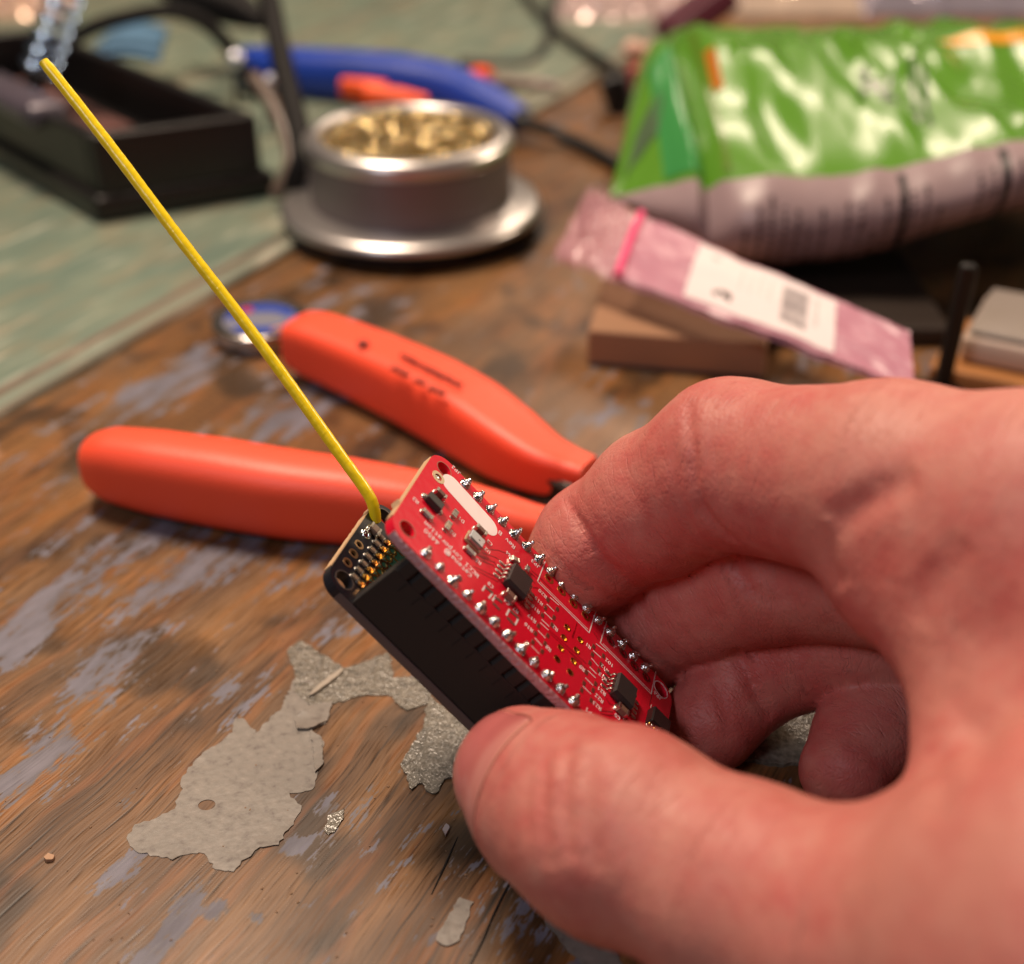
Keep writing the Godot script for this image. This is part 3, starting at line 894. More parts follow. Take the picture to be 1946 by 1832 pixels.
	for variant in 3:
		var ms := Mesher.new()
		var list := []
		for q in [Vector2(0.0, -0.02), Vector2(0.98, -0.02), Vector2(0.93, 0.14), Vector2(0.74, 0.34), Vector2(0.56, 0.62), Vector2(0.42, 0.92), Vector2(0.33, 1.15), Vector2(0.30, 1.25 + 0.14 * variant), Vector2(0.18, 1.40 + 0.14 * variant), Vector2(0.0, 1.44 + 0.14 * variant)]:
			var ring := PackedVector3Array()
			for k in 20:
				var a := TAU * k / 20
				var wob := 1.0 + 0.22 * fj.get_noise_3d(cos(a) * 1.2, sin(a) * 1.2, q.y * 0.8 + 7.0 * variant) + 0.08 * sin(a * 4.0 + q.y * 2.0) * smoothstep(0.1, 0.5, q.y)
				ring.append(Vector3(cos(a) * q.x * wob, sin(a) * q.x * wob, q.y))
			list.append(ring)
		ms.rings(list, 50.0)
		joints.append(ms.mesh())
	var round_joint := Mesher.new()
	var rl := []
	for q in [Vector2(0.0, -0.02), Vector2(0.95, -0.02), Vector2(0.93, 0.2), Vector2(0.80, 0.5), Vector2(0.62, 0.78), Vector2(0.38, 0.98), Vector2(0.2, 1.05), Vector2(0.0, 1.07)]:
		var ring := PackedVector3Array()
		for k in 20: ring.append(Vector3(cos(TAU * k / 20) * q.x, sin(TAU * k / 20) * q.x, q.y))
		rl.append(ring)
	round_joint.rings(rl, 70.0)
	var round_mesh := round_joint.mesh()
	for k in 28:
		var far := k < 16
		var at := Vector3(6.35 + 2.54 * (k if far else k - 16), 21.59 if far else 1.27, 0)
		var j := part_mesh("solder_joint", joints[k % 3] if (far and k < 8) or k % 5 == 3 else round_mesh, solder, o)
		j.transform = Transform3D(Basis(Vector3(0, 0, 1), 1.7 * k).scaled(Vector3.ONE * (0.92 + 0.22 * fj.get_noise_1d(k * 3.1))), at * MM)
		if not far or k >= 8:
			var ms := Mesher.new()
			ms.box(Vector3(0.28, 0.1, 1.0), Vector3(0.55, 0.55, 0.9 if far else 0.75), 0.12, Basis(Vector3(0, 1, 0), 0.35))
			part("pin_tip", ms, tin, j)

	# parts soldered on the red board
	chip(o, "chip", Vector2(19.63, 11.75), Vector3(3.7, 4.6, 1.45), black, tin, 4)
	chip(o, "chip", Vector2(41.35, 11.35), Vector3(3.7, 4.6, 1.45), black, tin, 4)
	two_ended(o, "diode", Vector2(3.64, 11.16), 0.0, Vector3(2.6, 1.55, 1.0), black, tin, true)
	two_ended(o, "capacitor", Vector2(3.83, 13.95), 0.0, Vector3(1.7, 0.95, 0.85), brown, tin)
	two_ended(o, "resistor", Vector2(3.76, 8.10), 0.0, Vector3(1.7, 0.95, 0.5), grey, tin)
	two_ended(o, "status_light", Vector2(7.06, 13.25), PI / 2, Vector3(1.65, 0.85, 0.5), mat(Color(0.55, 0.52, 0.48), 0.3), tin)
	two_ended(o, "status_light", Vector2(7.04, 9.72), PI / 2, Vector3(1.9, 0.85, 0.5), mat(Color(0.66, 0.60, 0.52), 0.3), tin)
	two_ended(o, "capacitor", Vector2(11.46, 14.69), 0.0, Vector3(1.8, 1.0, 0.9), brown, tin)
	two_ended(o, "resistor", Vector2(11.56, 9.25), 0.0, Vector3(1.7, 0.95, 0.5), grey, tin)
	two_ended(o, "capacitor", Vector2(19.47, 7.99), 0.0, Vector3(1.75, 1.1, 1.0), mat(Color(0.48, 0.36, 0.31), 0.4), tin)
	two_ended(o, "capacitor", Vector2(42.01, 7.91), 0.0, Vector3(1.9, 1.15, 1.0), mat(Color(0.48, 0.36, 0.30), 0.4), tin)
	two_ended(o, "resistor", Vector2(20.39, 16.86), PI / 2, Vector3(1.3, 0.75, 0.5), grey, tin)
	two_ended(o, "resistor", Vector2(18.12, 16.23), 0.5, Vector3(1.3, 0.9, 0.6), mat(Color(0.60, 0.55, 0.48), 0.4), tin)
	var cb := Vector2(11.38, 11.73)
	var ms := Mesher.new()
	ms.box(Vector3(cb.x, cb.y, 0.22), Vector3(2.9, 2.5, 0.4), 0.12)
	var can := part("pressure_sensor", ms, mat(Color(0.72, 0.62, 0.50), 0.4, 0.6), o)
	ms = Mesher.new()
	ms.box(Vector3(cb.x, cb.y, 0.75), Vector3(2.55, 2.1, 0.75), 0.18)
	part("metal_lid", ms, mat(Color(0.78, 0.80, 0.82), 0.3, 1.0), can)
	ms = Mesher.new()
	ms.prism(circle(Vector2(cb.x + 0.3, cb.y - 0.1), 0.14, 10), 1.10, 1.135)
	part("vent_hole", ms, dark, can)
	var sb := Vector2(48.38, 11.96)
	ms = Mesher.new()
	ms.box(Vector3(sb.x, sb.y, 0.8), Vector3(3.6, 3.4, 1.55), 0.2)
	var sensor := part("light_sensor", ms, mat(Color(0.12, 0.10, 0.095), 0.35), o)
	for k in 9:
		ms = Mesher.new()
		ms.ball(Vector3(sb.x - 1.5 + 0.5 * (k % 5), sb.y - 1.75 - 0.1 * (k % 2), 0.3 + 0.55 * (k / 5)), Vector3(0.24, 0.22, 0.22), 10, 6)
		part("contact", ms, gold if k % 2 else tin, sensor)

	# the black board underneath
	var low := -12.6
	plate = CSGPolygon3D.new()
	plate.polygon = PackedVector2Array(rounded_rect(0, 0, 50.8, 22.86, 2.9, 8).map(func(p): return p * MM))
	plate.depth = 1.55 * MM
	combo = CSGCombiner3D.new()
	combo.add_child(plate)
	var under_holes := [Vector2(1.50, 10.82), Vector2(1.55, 8.36), Vector2(1.56, 5.88)]
	for q in [Vector2(2.54, 2.54), Vector2(2.4, 20.4)] + under_holes:
		var cyl := CSGCylinder3D.new()
		cyl.operation = CSGShape3D.OPERATION_SUBTRACTION
		cyl.radius = (0.5 if q in under_holes else 1.45) * MM
		cyl.height = 6.0 * MM
		cyl.sides = 24
		cyl.rotation.x = PI / 2
		cyl.position = Vector3(q.x, q.y, -0.8) * MM
		cyl.name = "hole"
		combo.add_child(cyl, true)
	combo.name = "black_board"
	combo.material_override = mask_black
	o.add_child(combo)
	var bb := combo
	bb.position.z = low * MM
	raw = Mesher.new()
	jagged = []
	for k in 41:
		var yy := lerpf(2.9, 20.0, k / 40.0)
		jagged.append(Vector2(-0.12 - 0.16 * absf(fz.get_noise_1d(yy * 0.9 + 30.0)), yy))
	for k in 2: jagged.append(Vector2(0.3, 20.0 if k == 0 else 2.9))
	raw.prism(jagged, -1.5, -0.06)
	part("raw_edge", raw, fibre, bb)
	lip = Mesher.new()
	path = []
	for k in 41:
		var xx := lerpf(3.0, 47.8, k / 40.0)
		path.append(Vector3(xx, 0.0 + 0.05 * fz.get_noise_2d(xx * 0.3, 9.0), -0.8))
	sizes = []
	for k in 41: sizes.append(Vector2(0.18, 0.72))
	lip.loft(path, sizes, 2.8, 14, Vector3(0, 0, 1))
	part("board_edge", lip, mat(Color(0.36, 0.31, 0.30), 0.4), bb)
	for q in under_holes:
		ms = Mesher.new()
		ring_plate(ms, q, 0.48, 0.80, -0.3, 0.05)
		part("plated_hole", ms, mat(Color(0.80, 0.66, 0.48), 0.32, 0.9), bb)
	for q in [Vector2(2.54, 2.54), Vector2(2.4, 20.4)]:
		ms = Mesher.new()
		ring_plate(ms, q, 1.42, 1.62, -0.02, 0.04)
		part("mounting_hole_rim", ms, mat(Color(0.30, 0.26, 0.25), 0.4), bb)
	# a row of chip parts and the radio module with scalloped gold contacts
	for k in 7:
		var p := Vector3(5.05 - 0.02 * k, 3.6 + 2.0 * k, low)
		var r := two_ended(o, "chip_part", Vector2(3.55, 4.3 + 1.9 * k), 0.0, Vector3(1.15, 0.75, 0.45), mat(Color(0.55, 0.46, 0.38), 0.4), tin)
		r.position.z += low * MM
	var cap2 := two_ended(o, "capacitor", Vector2(2.02, 15.47), 0.0, Vector3(1.7, 1.5, 0.9), mat(Color(0.50, 0.42, 0.36), 0.35), tin)
	cap2.position.z += low * MM
	var blob := Mesher.new()
	var bp := Vector2(1.43, 13.89)
	blob.ball(Vector3(bp.x, bp.y, low), Vector3(0.9, 0.9, 0.5), 14, 8)
	for k in 5: blob.ball(Vector3(bp.x + 0.5 * sin(k * 2.1), bp.y + 0.5 * cos(k * 2.1), low + 0.25), Vector3(0.35, 0.35, 0.4), 8, 6)
	part("solder_blob", blob, solder, o)
	ms = Mesher.new()
	ms.box(Vector3(13.0, 11.3, low + 0.55), Vector3(15.6, 15.6, 1.0), 0.05)
	var radio := part("radio_module", ms, mat(Color(0.06, 0.20, 0.15), 0.4), o)
	ms = Mesher.new()
	ms.box(Vector3(14.2, 11.3, low + 2.0), Vector3(11.0, 13.6, 1.9), 0.25)
	part("metal_shield", ms, mat(Color(0.72, 0.70, 0.66), 0.3, 1.0), radio)
	for k in 8:
		ms = Mesher.new()
		var y := 4.2 + 1.95 * k
		ring_plate(ms, Vector2(5.7, y), 0.5, 0.82, low + 0.02, low + 1.12, 16)
		ms.box(Vector3(4.85, y, low + 0.2), Vector3(1.0, 1.0, 0.3), 0.14)
		ms.box(Vector3(6.6, y + 0.95, low + 1.08), Vector3(1.7, 0.28, 0.06), 0.02)
		part("contact", ms, gold if k % 3 else mat(Color(0.85, 0.66, 0.45), 0.25, 1.0), radio)

	# the sockets and pin strips that join the boards
	for row in 2:
		var count := 12 if row == 0 else 16
		var y := 1.27 if row == 0 else 21.59
		var x0 := 6.35 - 1.27
		ms = Mesher.new()
		ms.box(Vector3(x0 + count * 1.27, y, low + 4.25), Vector3(count * 2.54, 2.50, 8.48), 0.08)
		var socket := part("socket_strip", ms, header, o)
		for k in count:
			ms = Mesher.new()
			var oct := []
			for q in [Vector2(-1.25, -0.75), Vector2(-0.78, -1.23), Vector2(0.78, -1.23), Vector2(1.25, -0.75), Vector2(1.25, 0.75), Vector2(0.78, 1.23), Vector2(-0.78, 1.23), Vector2(-1.25, 0.75)]: oct.append(q + Vector2(x0 + 1.27 + 2.54 * k, y))
			ms.prism(oct, low + 8.52, -1.58)
			part("pin_spacer", ms, header, socket)
		for k in count:
			ms = Mesher.new()
			ms.box(Vector3(x0 + 2.54 * (k + 1), y - 1.26, low + 7.3), Vector3(0.16, 0.08, 1.8), 0.02)
			part("rib", ms, mat(Color(0.06, 0.055, 0.055), 0.8), socket)

	# the yellow aerial wire, soldered to the black board
	var inv := Transform3D(basis, Vector3(-15.69, 47.57, -137.89)).affine_inverse()
	var wire := []
	for q in [Vector3(-19.55, 35.66, -156.48), Vector3(-19.60, 37.20, -156.74), Vector3(-20.50, 39.51, -157.71), Vector3(-23.64, 43.25, -160.05), Vector3(-28.50, 48.96, -163.62), Vector3(-32.31, 53.66, -166.55), Vector3(-36.13, 57.97, -169.25), Vector3(-39.12, 61.52, -171.47), Vector3(-42.26, 64.76, -173.49), Vector3(-44.58, 67.42, -175.15), Vector3(-47.80, 70.62, -177.15), Vector3(-51.54, 75.29, -180.07), Vector3(-55.28, 79.31, -182.58), Vector3(-58.79, 83.34, -185.10), Vector3(-62.79, 87.59, -187.76), Vector3(-66.57, 91.59, -190.26)]: wire.append(inv * q)
	for pass_ in 2:
		var eased := wire.duplicate()
		for i in range(3, wire.size() - 1): eased[i] = wire[i] * 0.5 + (wire[i - 1] + wire[i + 1]) * 0.25
		wire = eased
	var smooth := spline(wire, 8)
	var fw := fnoise(121, 2)
	var wr := []
	for i in smooth.size(): wr.append(0.84 * (1.0 + 0.05 * fw.get_noise_1d(i * 2.5)) * (1.0 if i < smooth.size() - 2 else 0.86))
	ms = Mesher.new()
	ms.tube(smooth, wr, 20, 60.0)
	var yellow := mat(Color(1.0, 0.87, 0.11), 0.28, 0.0, 0.55)
	bumpy(yellow, noise_tex(0.02, 128, 2, 122), 0.006, 5.0)
	var wp := part("aerial_wire", ms, yellow, o)
	ms = Mesher.new()
	ms.tube([smooth[0] + (smooth[0] - smooth[3]).normalized() * 1.6, smooth[0]], [0.3, 0.42], 10)
	ms.ball(smooth[0] + (smooth[0] - smooth[3]).normalized() * 1.4, Vector3(0.8, 0.8, 0.6), 12, 8)
	part("bare_end", ms, solder, wp)

func chip(o: Node, called: String, at: Vector2, size: Vector3, body: Material, lead: Material, count: int) -> void:
	# a moulded package, pin 1 end towards -x; gull-wing leads on both x sides
	var ms := Mesher.new()
	var rings := []
	for q in [[0.10, 0.94], [0.55 * size.z, 1.0], [0.62 * size.z, 1.0], [size.z, 0.92]]:
		rings.append(PackedVector3Array([Vector3(-size.x * 0.5 * q[1], -size.y * 0.5 * q[1], q[0]), Vector3(size.x * 0.5 * q[1], -size.y * 0.5 * q[1], q[0]), Vector3(size.x * 0.5 * q[1], size.y * 0.5 * q[1], q[0]), Vector3(-size.x * 0.5 * q[1], size.y * 0.5 * q[1], q[0])]))
	ms.rings(rings, 12.0)
	var c := part(called, ms, body, o)
	c.position = Vector3(at.x, at.y, 0) * MM
	for side in [-1, 1]:
		for k in count:
			var y := (k - (count - 1) * 0.5) * 1.12
			ms = Mesher.new()
			var path := [Vector3(side * (size.x * 0.5 - 0.1), y, size.z * 0.58), Vector3(side * (size.x * 0.5 + 0.28), y, size.z * 0.58), Vector3(side * (size.x * 0.5 + 0.48), y, size.z * 0.42), Vector3(side * (size.x * 0.5 + 0.58), y, 0.20), Vector3(side * (size.x * 0.5 + 0.78), y, 0.10), Vector3(side * (size.x * 0.5 + 1.35), y, 0.08)]
			var smooth := spline(path, 3)
			var sz := []
			for q in smooth: sz.append(Vector2(0.22, 0.10))
			ms.loft(smooth, sz, 4.0, 12, Vector3(0, 0.02, 1))
			part("lead", ms, lead, c)
			if true:
				ms = Mesher.new()
				ms.ball(Vector3(side * (size.x * 0.5 + 1.25), y, 0.03), Vector3(0.5, 0.3, 0.16), 12, 6)
				part("solder_foot", ms, lead, c)

func two_ended(o: Node, called: String, at: Vector2, turn: float, size: Vector3, body: Material, metal: Material, leads := false) -> Node3D:
	# a small chip part with a metal cap on each end
	var ms := Mesher.new()
	var k := 0.27
	ms.box(Vector3(0, 0, size.z * 0.5 + 0.03), Vector3(size.x * (1.0 if leads else 0.62), size.y * (1.0 if leads else 0.94), size.z * (1.0 if leads else 0.94)), 0.08)
	var c := part(called, ms, body, o)
	c.transform = Transform3D(Basis(Vector3(0, 0, 1), turn), Vector3(at.x, at.y, 0) * MM)
	for s in [-1, 1]:
		ms = Mesher.new()
		if leads:
			ms.box(Vector3(s * (size.x * 0.5 + 0.12), 0, 0.22), Vector3(0.55, size.y * 0.5, 0.40), 0.14)
			ms.ball(Vector3(s * (size.x * 0.5 + 0.30), 0, 0.05), Vector3(0.42, 0.55, 0.3), 12, 6)
		else:
			ms.box(Vector3(s * size.x * 0.5 * (1.0 - k * 0.5 - 0.02), 0, size.z * 0.5 + 0.03), Vector3(size.x * k * 0.95, size.y, size.z), 0.09)
			ms.ball(Vector3(s * size.x * 0.52, 0, 0.03), Vector3(0.30, size.y * 0.5, size.z * 0.4), 12, 6)
		part("end_cap", ms, metal, c)
	return c

# ---------------------------------------------------------------- the hand

var bone_a := PackedVector3Array()
var bone_ab := PackedVector3Array()
var bone_inv := PackedFloat32Array()
var bone_r := PackedFloat32Array()
var bone_dr := PackedFloat32Array()
var bone_g := PackedInt32Array()

func bone_chain(points: Array, radii: Array, group: int) -> void:
	for i in points.size() - 1:
		var ab: Vector3 = points[i + 1] - points[i]
		bone_a.append(points[i])
		bone_ab.append(ab)
		bone_inv.append(1.0 / maxf(ab.length_squared(), 1e-6))
		bone_r.append(radii[i])
		bone_dr.append(radii[i + 1] - radii[i])
		bone_g.append(group)

func melt(a: float, b: float, k: float) -> float:
	var h := maxf(k - absf(a - b), 0.0) / k
	return minf(a, b) - h * h * k * 0.25

func flesh(p: Vector3, list: PackedInt32Array) -> float:
	# groups: 0 palm, 1 to 4 fingers, 5 thumb
	var g0 := 50.0
	var g1 := 50.0
	var g2 := 50.0
	var g3 := 50.0
	var g4 := 50.0
	var g5 := 50.0
	for i in list:
		var w := p - bone_a[i]
		var t := clampf(w.dot(bone_ab[i]) * bone_inv[i], 0.0, 1.0)
		var d := (w - bone_ab[i] * t).length() - bone_r[i] - bone_dr[i] * t
		match bone_g[i]:
			0: g0 = melt(g0, d, 9.0)
			1: g1 = melt(g1, d, 3.0)
			2: g2 = melt(g2, d, 3.0)
			3: g3 = melt(g3, d, 3.0)
			4: g4 = melt(g4, d, 3.0)
			5: g5 = melt(g5, d, 5.0)
	var f := melt(melt(g1, g2, 0.35), melt(g3, g4, 0.35), 0.35)
	return melt(f, melt(g0, g5, 9.0), 6.0)

func skin_mesh(lo: Vector3, hi: Vector3, cell: float) -> Array:
	# surface nets over the blocks that the surface passes through: [points, triangle indices]
	const N := 8
	var size := hi - lo
	var nb := Vector3i(ceili(size.x / cell / N), ceili(size.y / cell / N), ceili(size.z / cell / N))
	var half := cell * N * 0.5
	var reach := half * 1.7321 + 1.5
	var every := PackedInt32Array(range(bone_a.size()))
	var blocks := []
	var values := []
	var wx := nb.x * N + 2
	var wy := nb.y * N + 2
	var cells := {}
	var pts := PackedVector3Array()
	var M := N + 1
	var corner := PackedInt32Array([0, 1, M, M + 1, M * M, M * M + 1, M * M + M, M * M + M + 1])
	var edges := [[0, 1], [2, 3], [4, 5], [6, 7], [0, 2], [1, 3], [4, 6], [5, 7], [0, 4], [1, 5], [2, 6], [3, 7]]
	var offs := [Vector3(0, 0, 0), Vector3(1, 0, 0), Vector3(0, 1, 0), Vector3(1, 1, 0), Vector3(0, 0, 1), Vector3(1, 0, 1), Vector3(0, 1, 1), Vector3(1, 1, 1)]
	for bz in nb.z:
		for by in nb.y:
			for bx in nb.x:
				var c := lo + Vector3(bx, by, bz) * cell * N + Vector3.ONE * half
				if absf(flesh(c, every)) > reach * 1.35: continue
				var list := PackedInt32Array()
				for i in every:
					var w := c - bone_a[i]
					var t := clampf(w.dot(bone_ab[i]) * bone_inv[i], 0.0, 1.0)
					if (w - bone_ab[i] * t).length() - bone_r[i] - bone_dr[i] * t < reach * 1.5 + 11.0: list.append(i)
				var val := PackedFloat32Array()
				val.resize(M * M * M)
				var any_in := false
				var any_out := false
				var o := lo + Vector3(bx, by, bz) * cell * N
				var n := 0
				for k in M:
					for j in M:
						for i in M:
							var d := flesh(o + Vector3(i, j, k) * cell, list)
							val[n] = d
							n += 1
							if d < 0.0: any_in = true
							else: any_out = true
				if not (any_in and any_out): continue
				blocks.append(Vector3i(bx, by, bz))
				values.append(val)
				for k in N:
					for j in N:
						for i in N:
							var b := i + j * M + k * M * M
							var inside := 0
							for q in 8:
								if val[b + corner[q]] < 0.0: inside += 1
							if inside == 0 or inside == 8: continue
							var s := Vector3.ZERO
							var m := 0
							for e in edges:
								var va := val[b + corner[e[0]]]
								var vb := val[b + corner[e[1]]]
								if (va < 0.0) != (vb < 0.0):
									s += offs[e[0]].lerp(offs[e[1]], va / (va - vb))
									m += 1
							cells[(bx * N + i) + wx * ((by * N + j) + wy * (bz * N + k))] = pts.size()
							pts.append(o + (Vector3(i, j, k) + s / m) * cell)
	var tris := PackedInt32Array()
	var stride := [1, wx, wx * wy]
	var step := [1, M, M * M]
	for bi in blocks.size():
		var bl: Vector3i = blocks[bi]
		var val: PackedFloat32Array = values[bi]
		for k in N:
			for j in N:
				for i in N:
					var b := i + j * M + k * M * M
					var here := val[b] < 0.0
					var key := (bl.x * N + i) + wx * ((bl.y * N + j) + wy * (bl.z * N + k))
					for a in 3:
						if (val[b + step[a]] < 0.0) == here: continue
						var u: int = stride[(a + 1) % 3]
						var v: int = stride[(a + 2) % 3]
						if not (cells.has(key - u) and cells.has(key - v) and cells.has(key - u - v) and cells.has(key)): continue
						var q := [cells[key], cells[key - u], cells[key - u - v], cells[key - v]]
						if here: tris.append_array([q[0], q[1], q[2], q[0], q[2], q[3]])
						else: tris.append_array([q[0], q[2], q[1], q[0], q[3], q[2]])
	return [pts, tris]

func vertex_normals(p: PackedVector3Array, t: PackedInt32Array) -> PackedVector3Array:
	var n := PackedVector3Array()
	n.resize(p.size())
	for i in t.size() / 3:
		var a := t[i * 3]
		var b := t[i * 3 + 1]
		var c := t[i * 3 + 2]
		var m := (p[b] - p[a]).cross(p[c] - p[a])
		n[a] += m
		n[b] += m
		n[c] += m
	for i in n.size(): n[i] = n[i].normalized()
	return n

func snap(p: Vector3) -> Vector3:
	# the place where a line down to this point meets the skin
	var every := PackedInt32Array(range(bone_a.size()))
	var from := Vector3(0, 140, 0)
	var dir := (p - from).normalized()
	var t := 80.0
	for k in 60:
		var d := flesh(from + dir * t, every)
		if d < 0.02: break
		t += d * 0.9
	return from + dir * t

func build_hand() -> void:
	# joints from knuckle to tip, in millimetres, with the half-thickness of the finger at each
	var index := [Vector3(60.80, 56.85, -122.56), Vector3(46.82, 54.19, -136.23), Vector3(29.66, 46.45, -153.79), Vector3(20.94, 37.15, -158.60), Vector3(13.16, 27.99, -162.31), Vector3(9.57, 20.94, -162.62)]
	var middle := [Vector3(69.69, 41.34, -136.45), Vector3(53.78, 34.91, -146.58), Vector3(37.05, 28.03, -155.26), Vector3(29.46, 20.57, -158.85), Vector3(22.55, 13.80, -161.10), Vector3(16.89, 6.66, -159.59)]
	var ring := [Vector3(76.82, 25.43, -148.91), Vector3(62.85, 21.66, -150.09), Vector3(50.87, 18.35, -151.56), Vector3(43.89, 14.62, -153.95), Vector3(37.36, 10.14, -154.69), Vector3(29.87, 5.13, -148.02)]
	var pinky := [Vector3(79.76, 11.05, -156.44), Vector3(68.32, 12.28, -152.49), Vector3(59.29, 11.42, -146.06), Vector3(54.64, 10.57, -143.17), Vector3(50.76, 9.83, -140.34), Vector3(46.46, 8.65, -134.30)]
	var thumb := [Vector3(54.07, 45.92, -73.28), Vector3(36.27, 30.38, -87.15), Vector3(24.42, 26.58, -97.75), Vector3(12.06, 24.36, -108.15), Vector3(4.83, 21.15, -115.58), Vector3(-0.33, 20.14, -121.44)]
	bone_chain(index, [14.5, 12.6, 11.0, 10.1, 8.7, 7.6], 1)
	bone_chain(middle, [14.0, 11.2, 10.4, 9.6, 8.6, 7.8], 2)
	bone_chain(ring, [13.0, 10.6, 9.2, 8.7, 8.2, 7.4], 3)
	bone_chain(pinky, [11.5, 8.8, 7.8, 7.2, 7.0, 6.4], 4)
	bone_chain(thumb, [20.0, 12.4, 11.1, 10.2, 9.1, 6.5], 5)
	# palm: the bones behind the knuckles, the ball of the thumb and the web
	var wrist := [Vector3(81.25, 42.47, -89.99)]
	bone_chain([index[0], wrist[0]], [15.0, 22.0], 0)
	bone_chain([middle[0], wrist[0] + Vector3(3, -8, -14)], [15.0, 22.0], 0)
	bone_chain([ring[0], wrist[0] + Vector3(4, -14, -24)], [14.0, 20.0], 0)
	bone_chain([pinky[0], wrist[0] + Vector3(4, -18, -32)], [13.0, 18.0], 0)
	bone_chain([thumb[0], wrist[0]], [20.0, 24.0], 0)
	bone_chain([wrist[0] + Vector3(2, -8, -12), wrist[0] + Vector3(120, -20, 60)], [27.0, 32.0], 0)
	bone_chain([Vector3(53.32, 48.93, -122.33), Vector3(54.65, 44.67, -116.13), Vector3(54.43, 41.14, -110.38), Vector3(52.94, 38.07, -103.75), Vector3(50.07, 34.85, -97.02)], [7.0, 6.0, 5.8, 6.2, 8.0], 0)
	bone_chain([Vector3(66.09, 48.93, -122.33), Vector3(65.49, 42.49, -108.87), Vector3(60.41, 37.90, -94.21)], [13.0, 13.0, 14.0], 0)
	bone_chain([Vector3(45.95, 45.88, -127.49), Vector3(53.57, 48.51, -120.89)], [7.0, 9.0], 0)
	# pads and knuckles
	bone_chain([Vector3(28.02, 44.76, -153.92), Vector3(30.57, 47.33, -153.17)], [9.8, 11.0], 1)
	bone_chain([Vector3(9.96, 25.56, -159.61), Vector3(11.47, 27.80, -159.83)], [7.8, 8.2], 1)
	bone_chain([Vector3(11.37, 24.70, -107.19), Vector3(13.11, 26.23, -106.96)], [10.6, 10.8], 5)
	bone_chain([Vector3(5.64, 22.61, -117.67), Vector3(2.14, 20.97, -122.54)], [8.6, 6.8], 5)
	var made := skin_mesh(Vector3(-16, -12, -195), Vector3(134, 84, -30), 0.74)
	var pts: PackedVector3Array = made[0]
	var tris: PackedInt32Array = made[1]
	var n := vertex_normals(pts, tris)
	if n.size():
		var c := Vector3.ZERO
		for p in pts: c += p
		c /= pts.size()
		var s := 0.0
		for i in pts.size(): s += n[i].dot(pts[i] - c)
		if s < 0.0:
			for i in n.size(): n[i] = -n[i]
	# creases: place, direction across the crease, reach, depth, width, the side that shows it
	var f := fnoise(201, 4)
	var creases := []
	for q in [[index, 2, 0.25, 0.9], [index, 4, 0.25, 0.9], [middle, 4, 0.3, 0.9], [ring, 2, 0.3, 0.9], [pinky, 2, 0.3, 0.9], [thumb, 3, 0.15, 1.2]]:
		var ch: Array = q[0]
		var k: int = q[1]
		var dir: Vector3 = ((ch[k + 1] - ch[k]).normalized() + (ch[k] - ch[k - 1]).normalized()).normalized()
		var bend: Vector3 = ((ch[k + 1] - ch[k]).normalized() - (ch[k] - ch[k - 1]).normalized()).normalized()
		creases.append([ch[k], dir, 16.0, q[2], q[3], bend, 0.0])
		creases.append([ch[k] + dir * 2.6, dir, 16.0, q[2] * 0.45, q[3] * 0.8, bend, 7.0])
		creases.append([ch[k] - dir * 2.9, dir, 16.0, q[2] * 0.30, q[3] * 0.8, bend, 13.0])
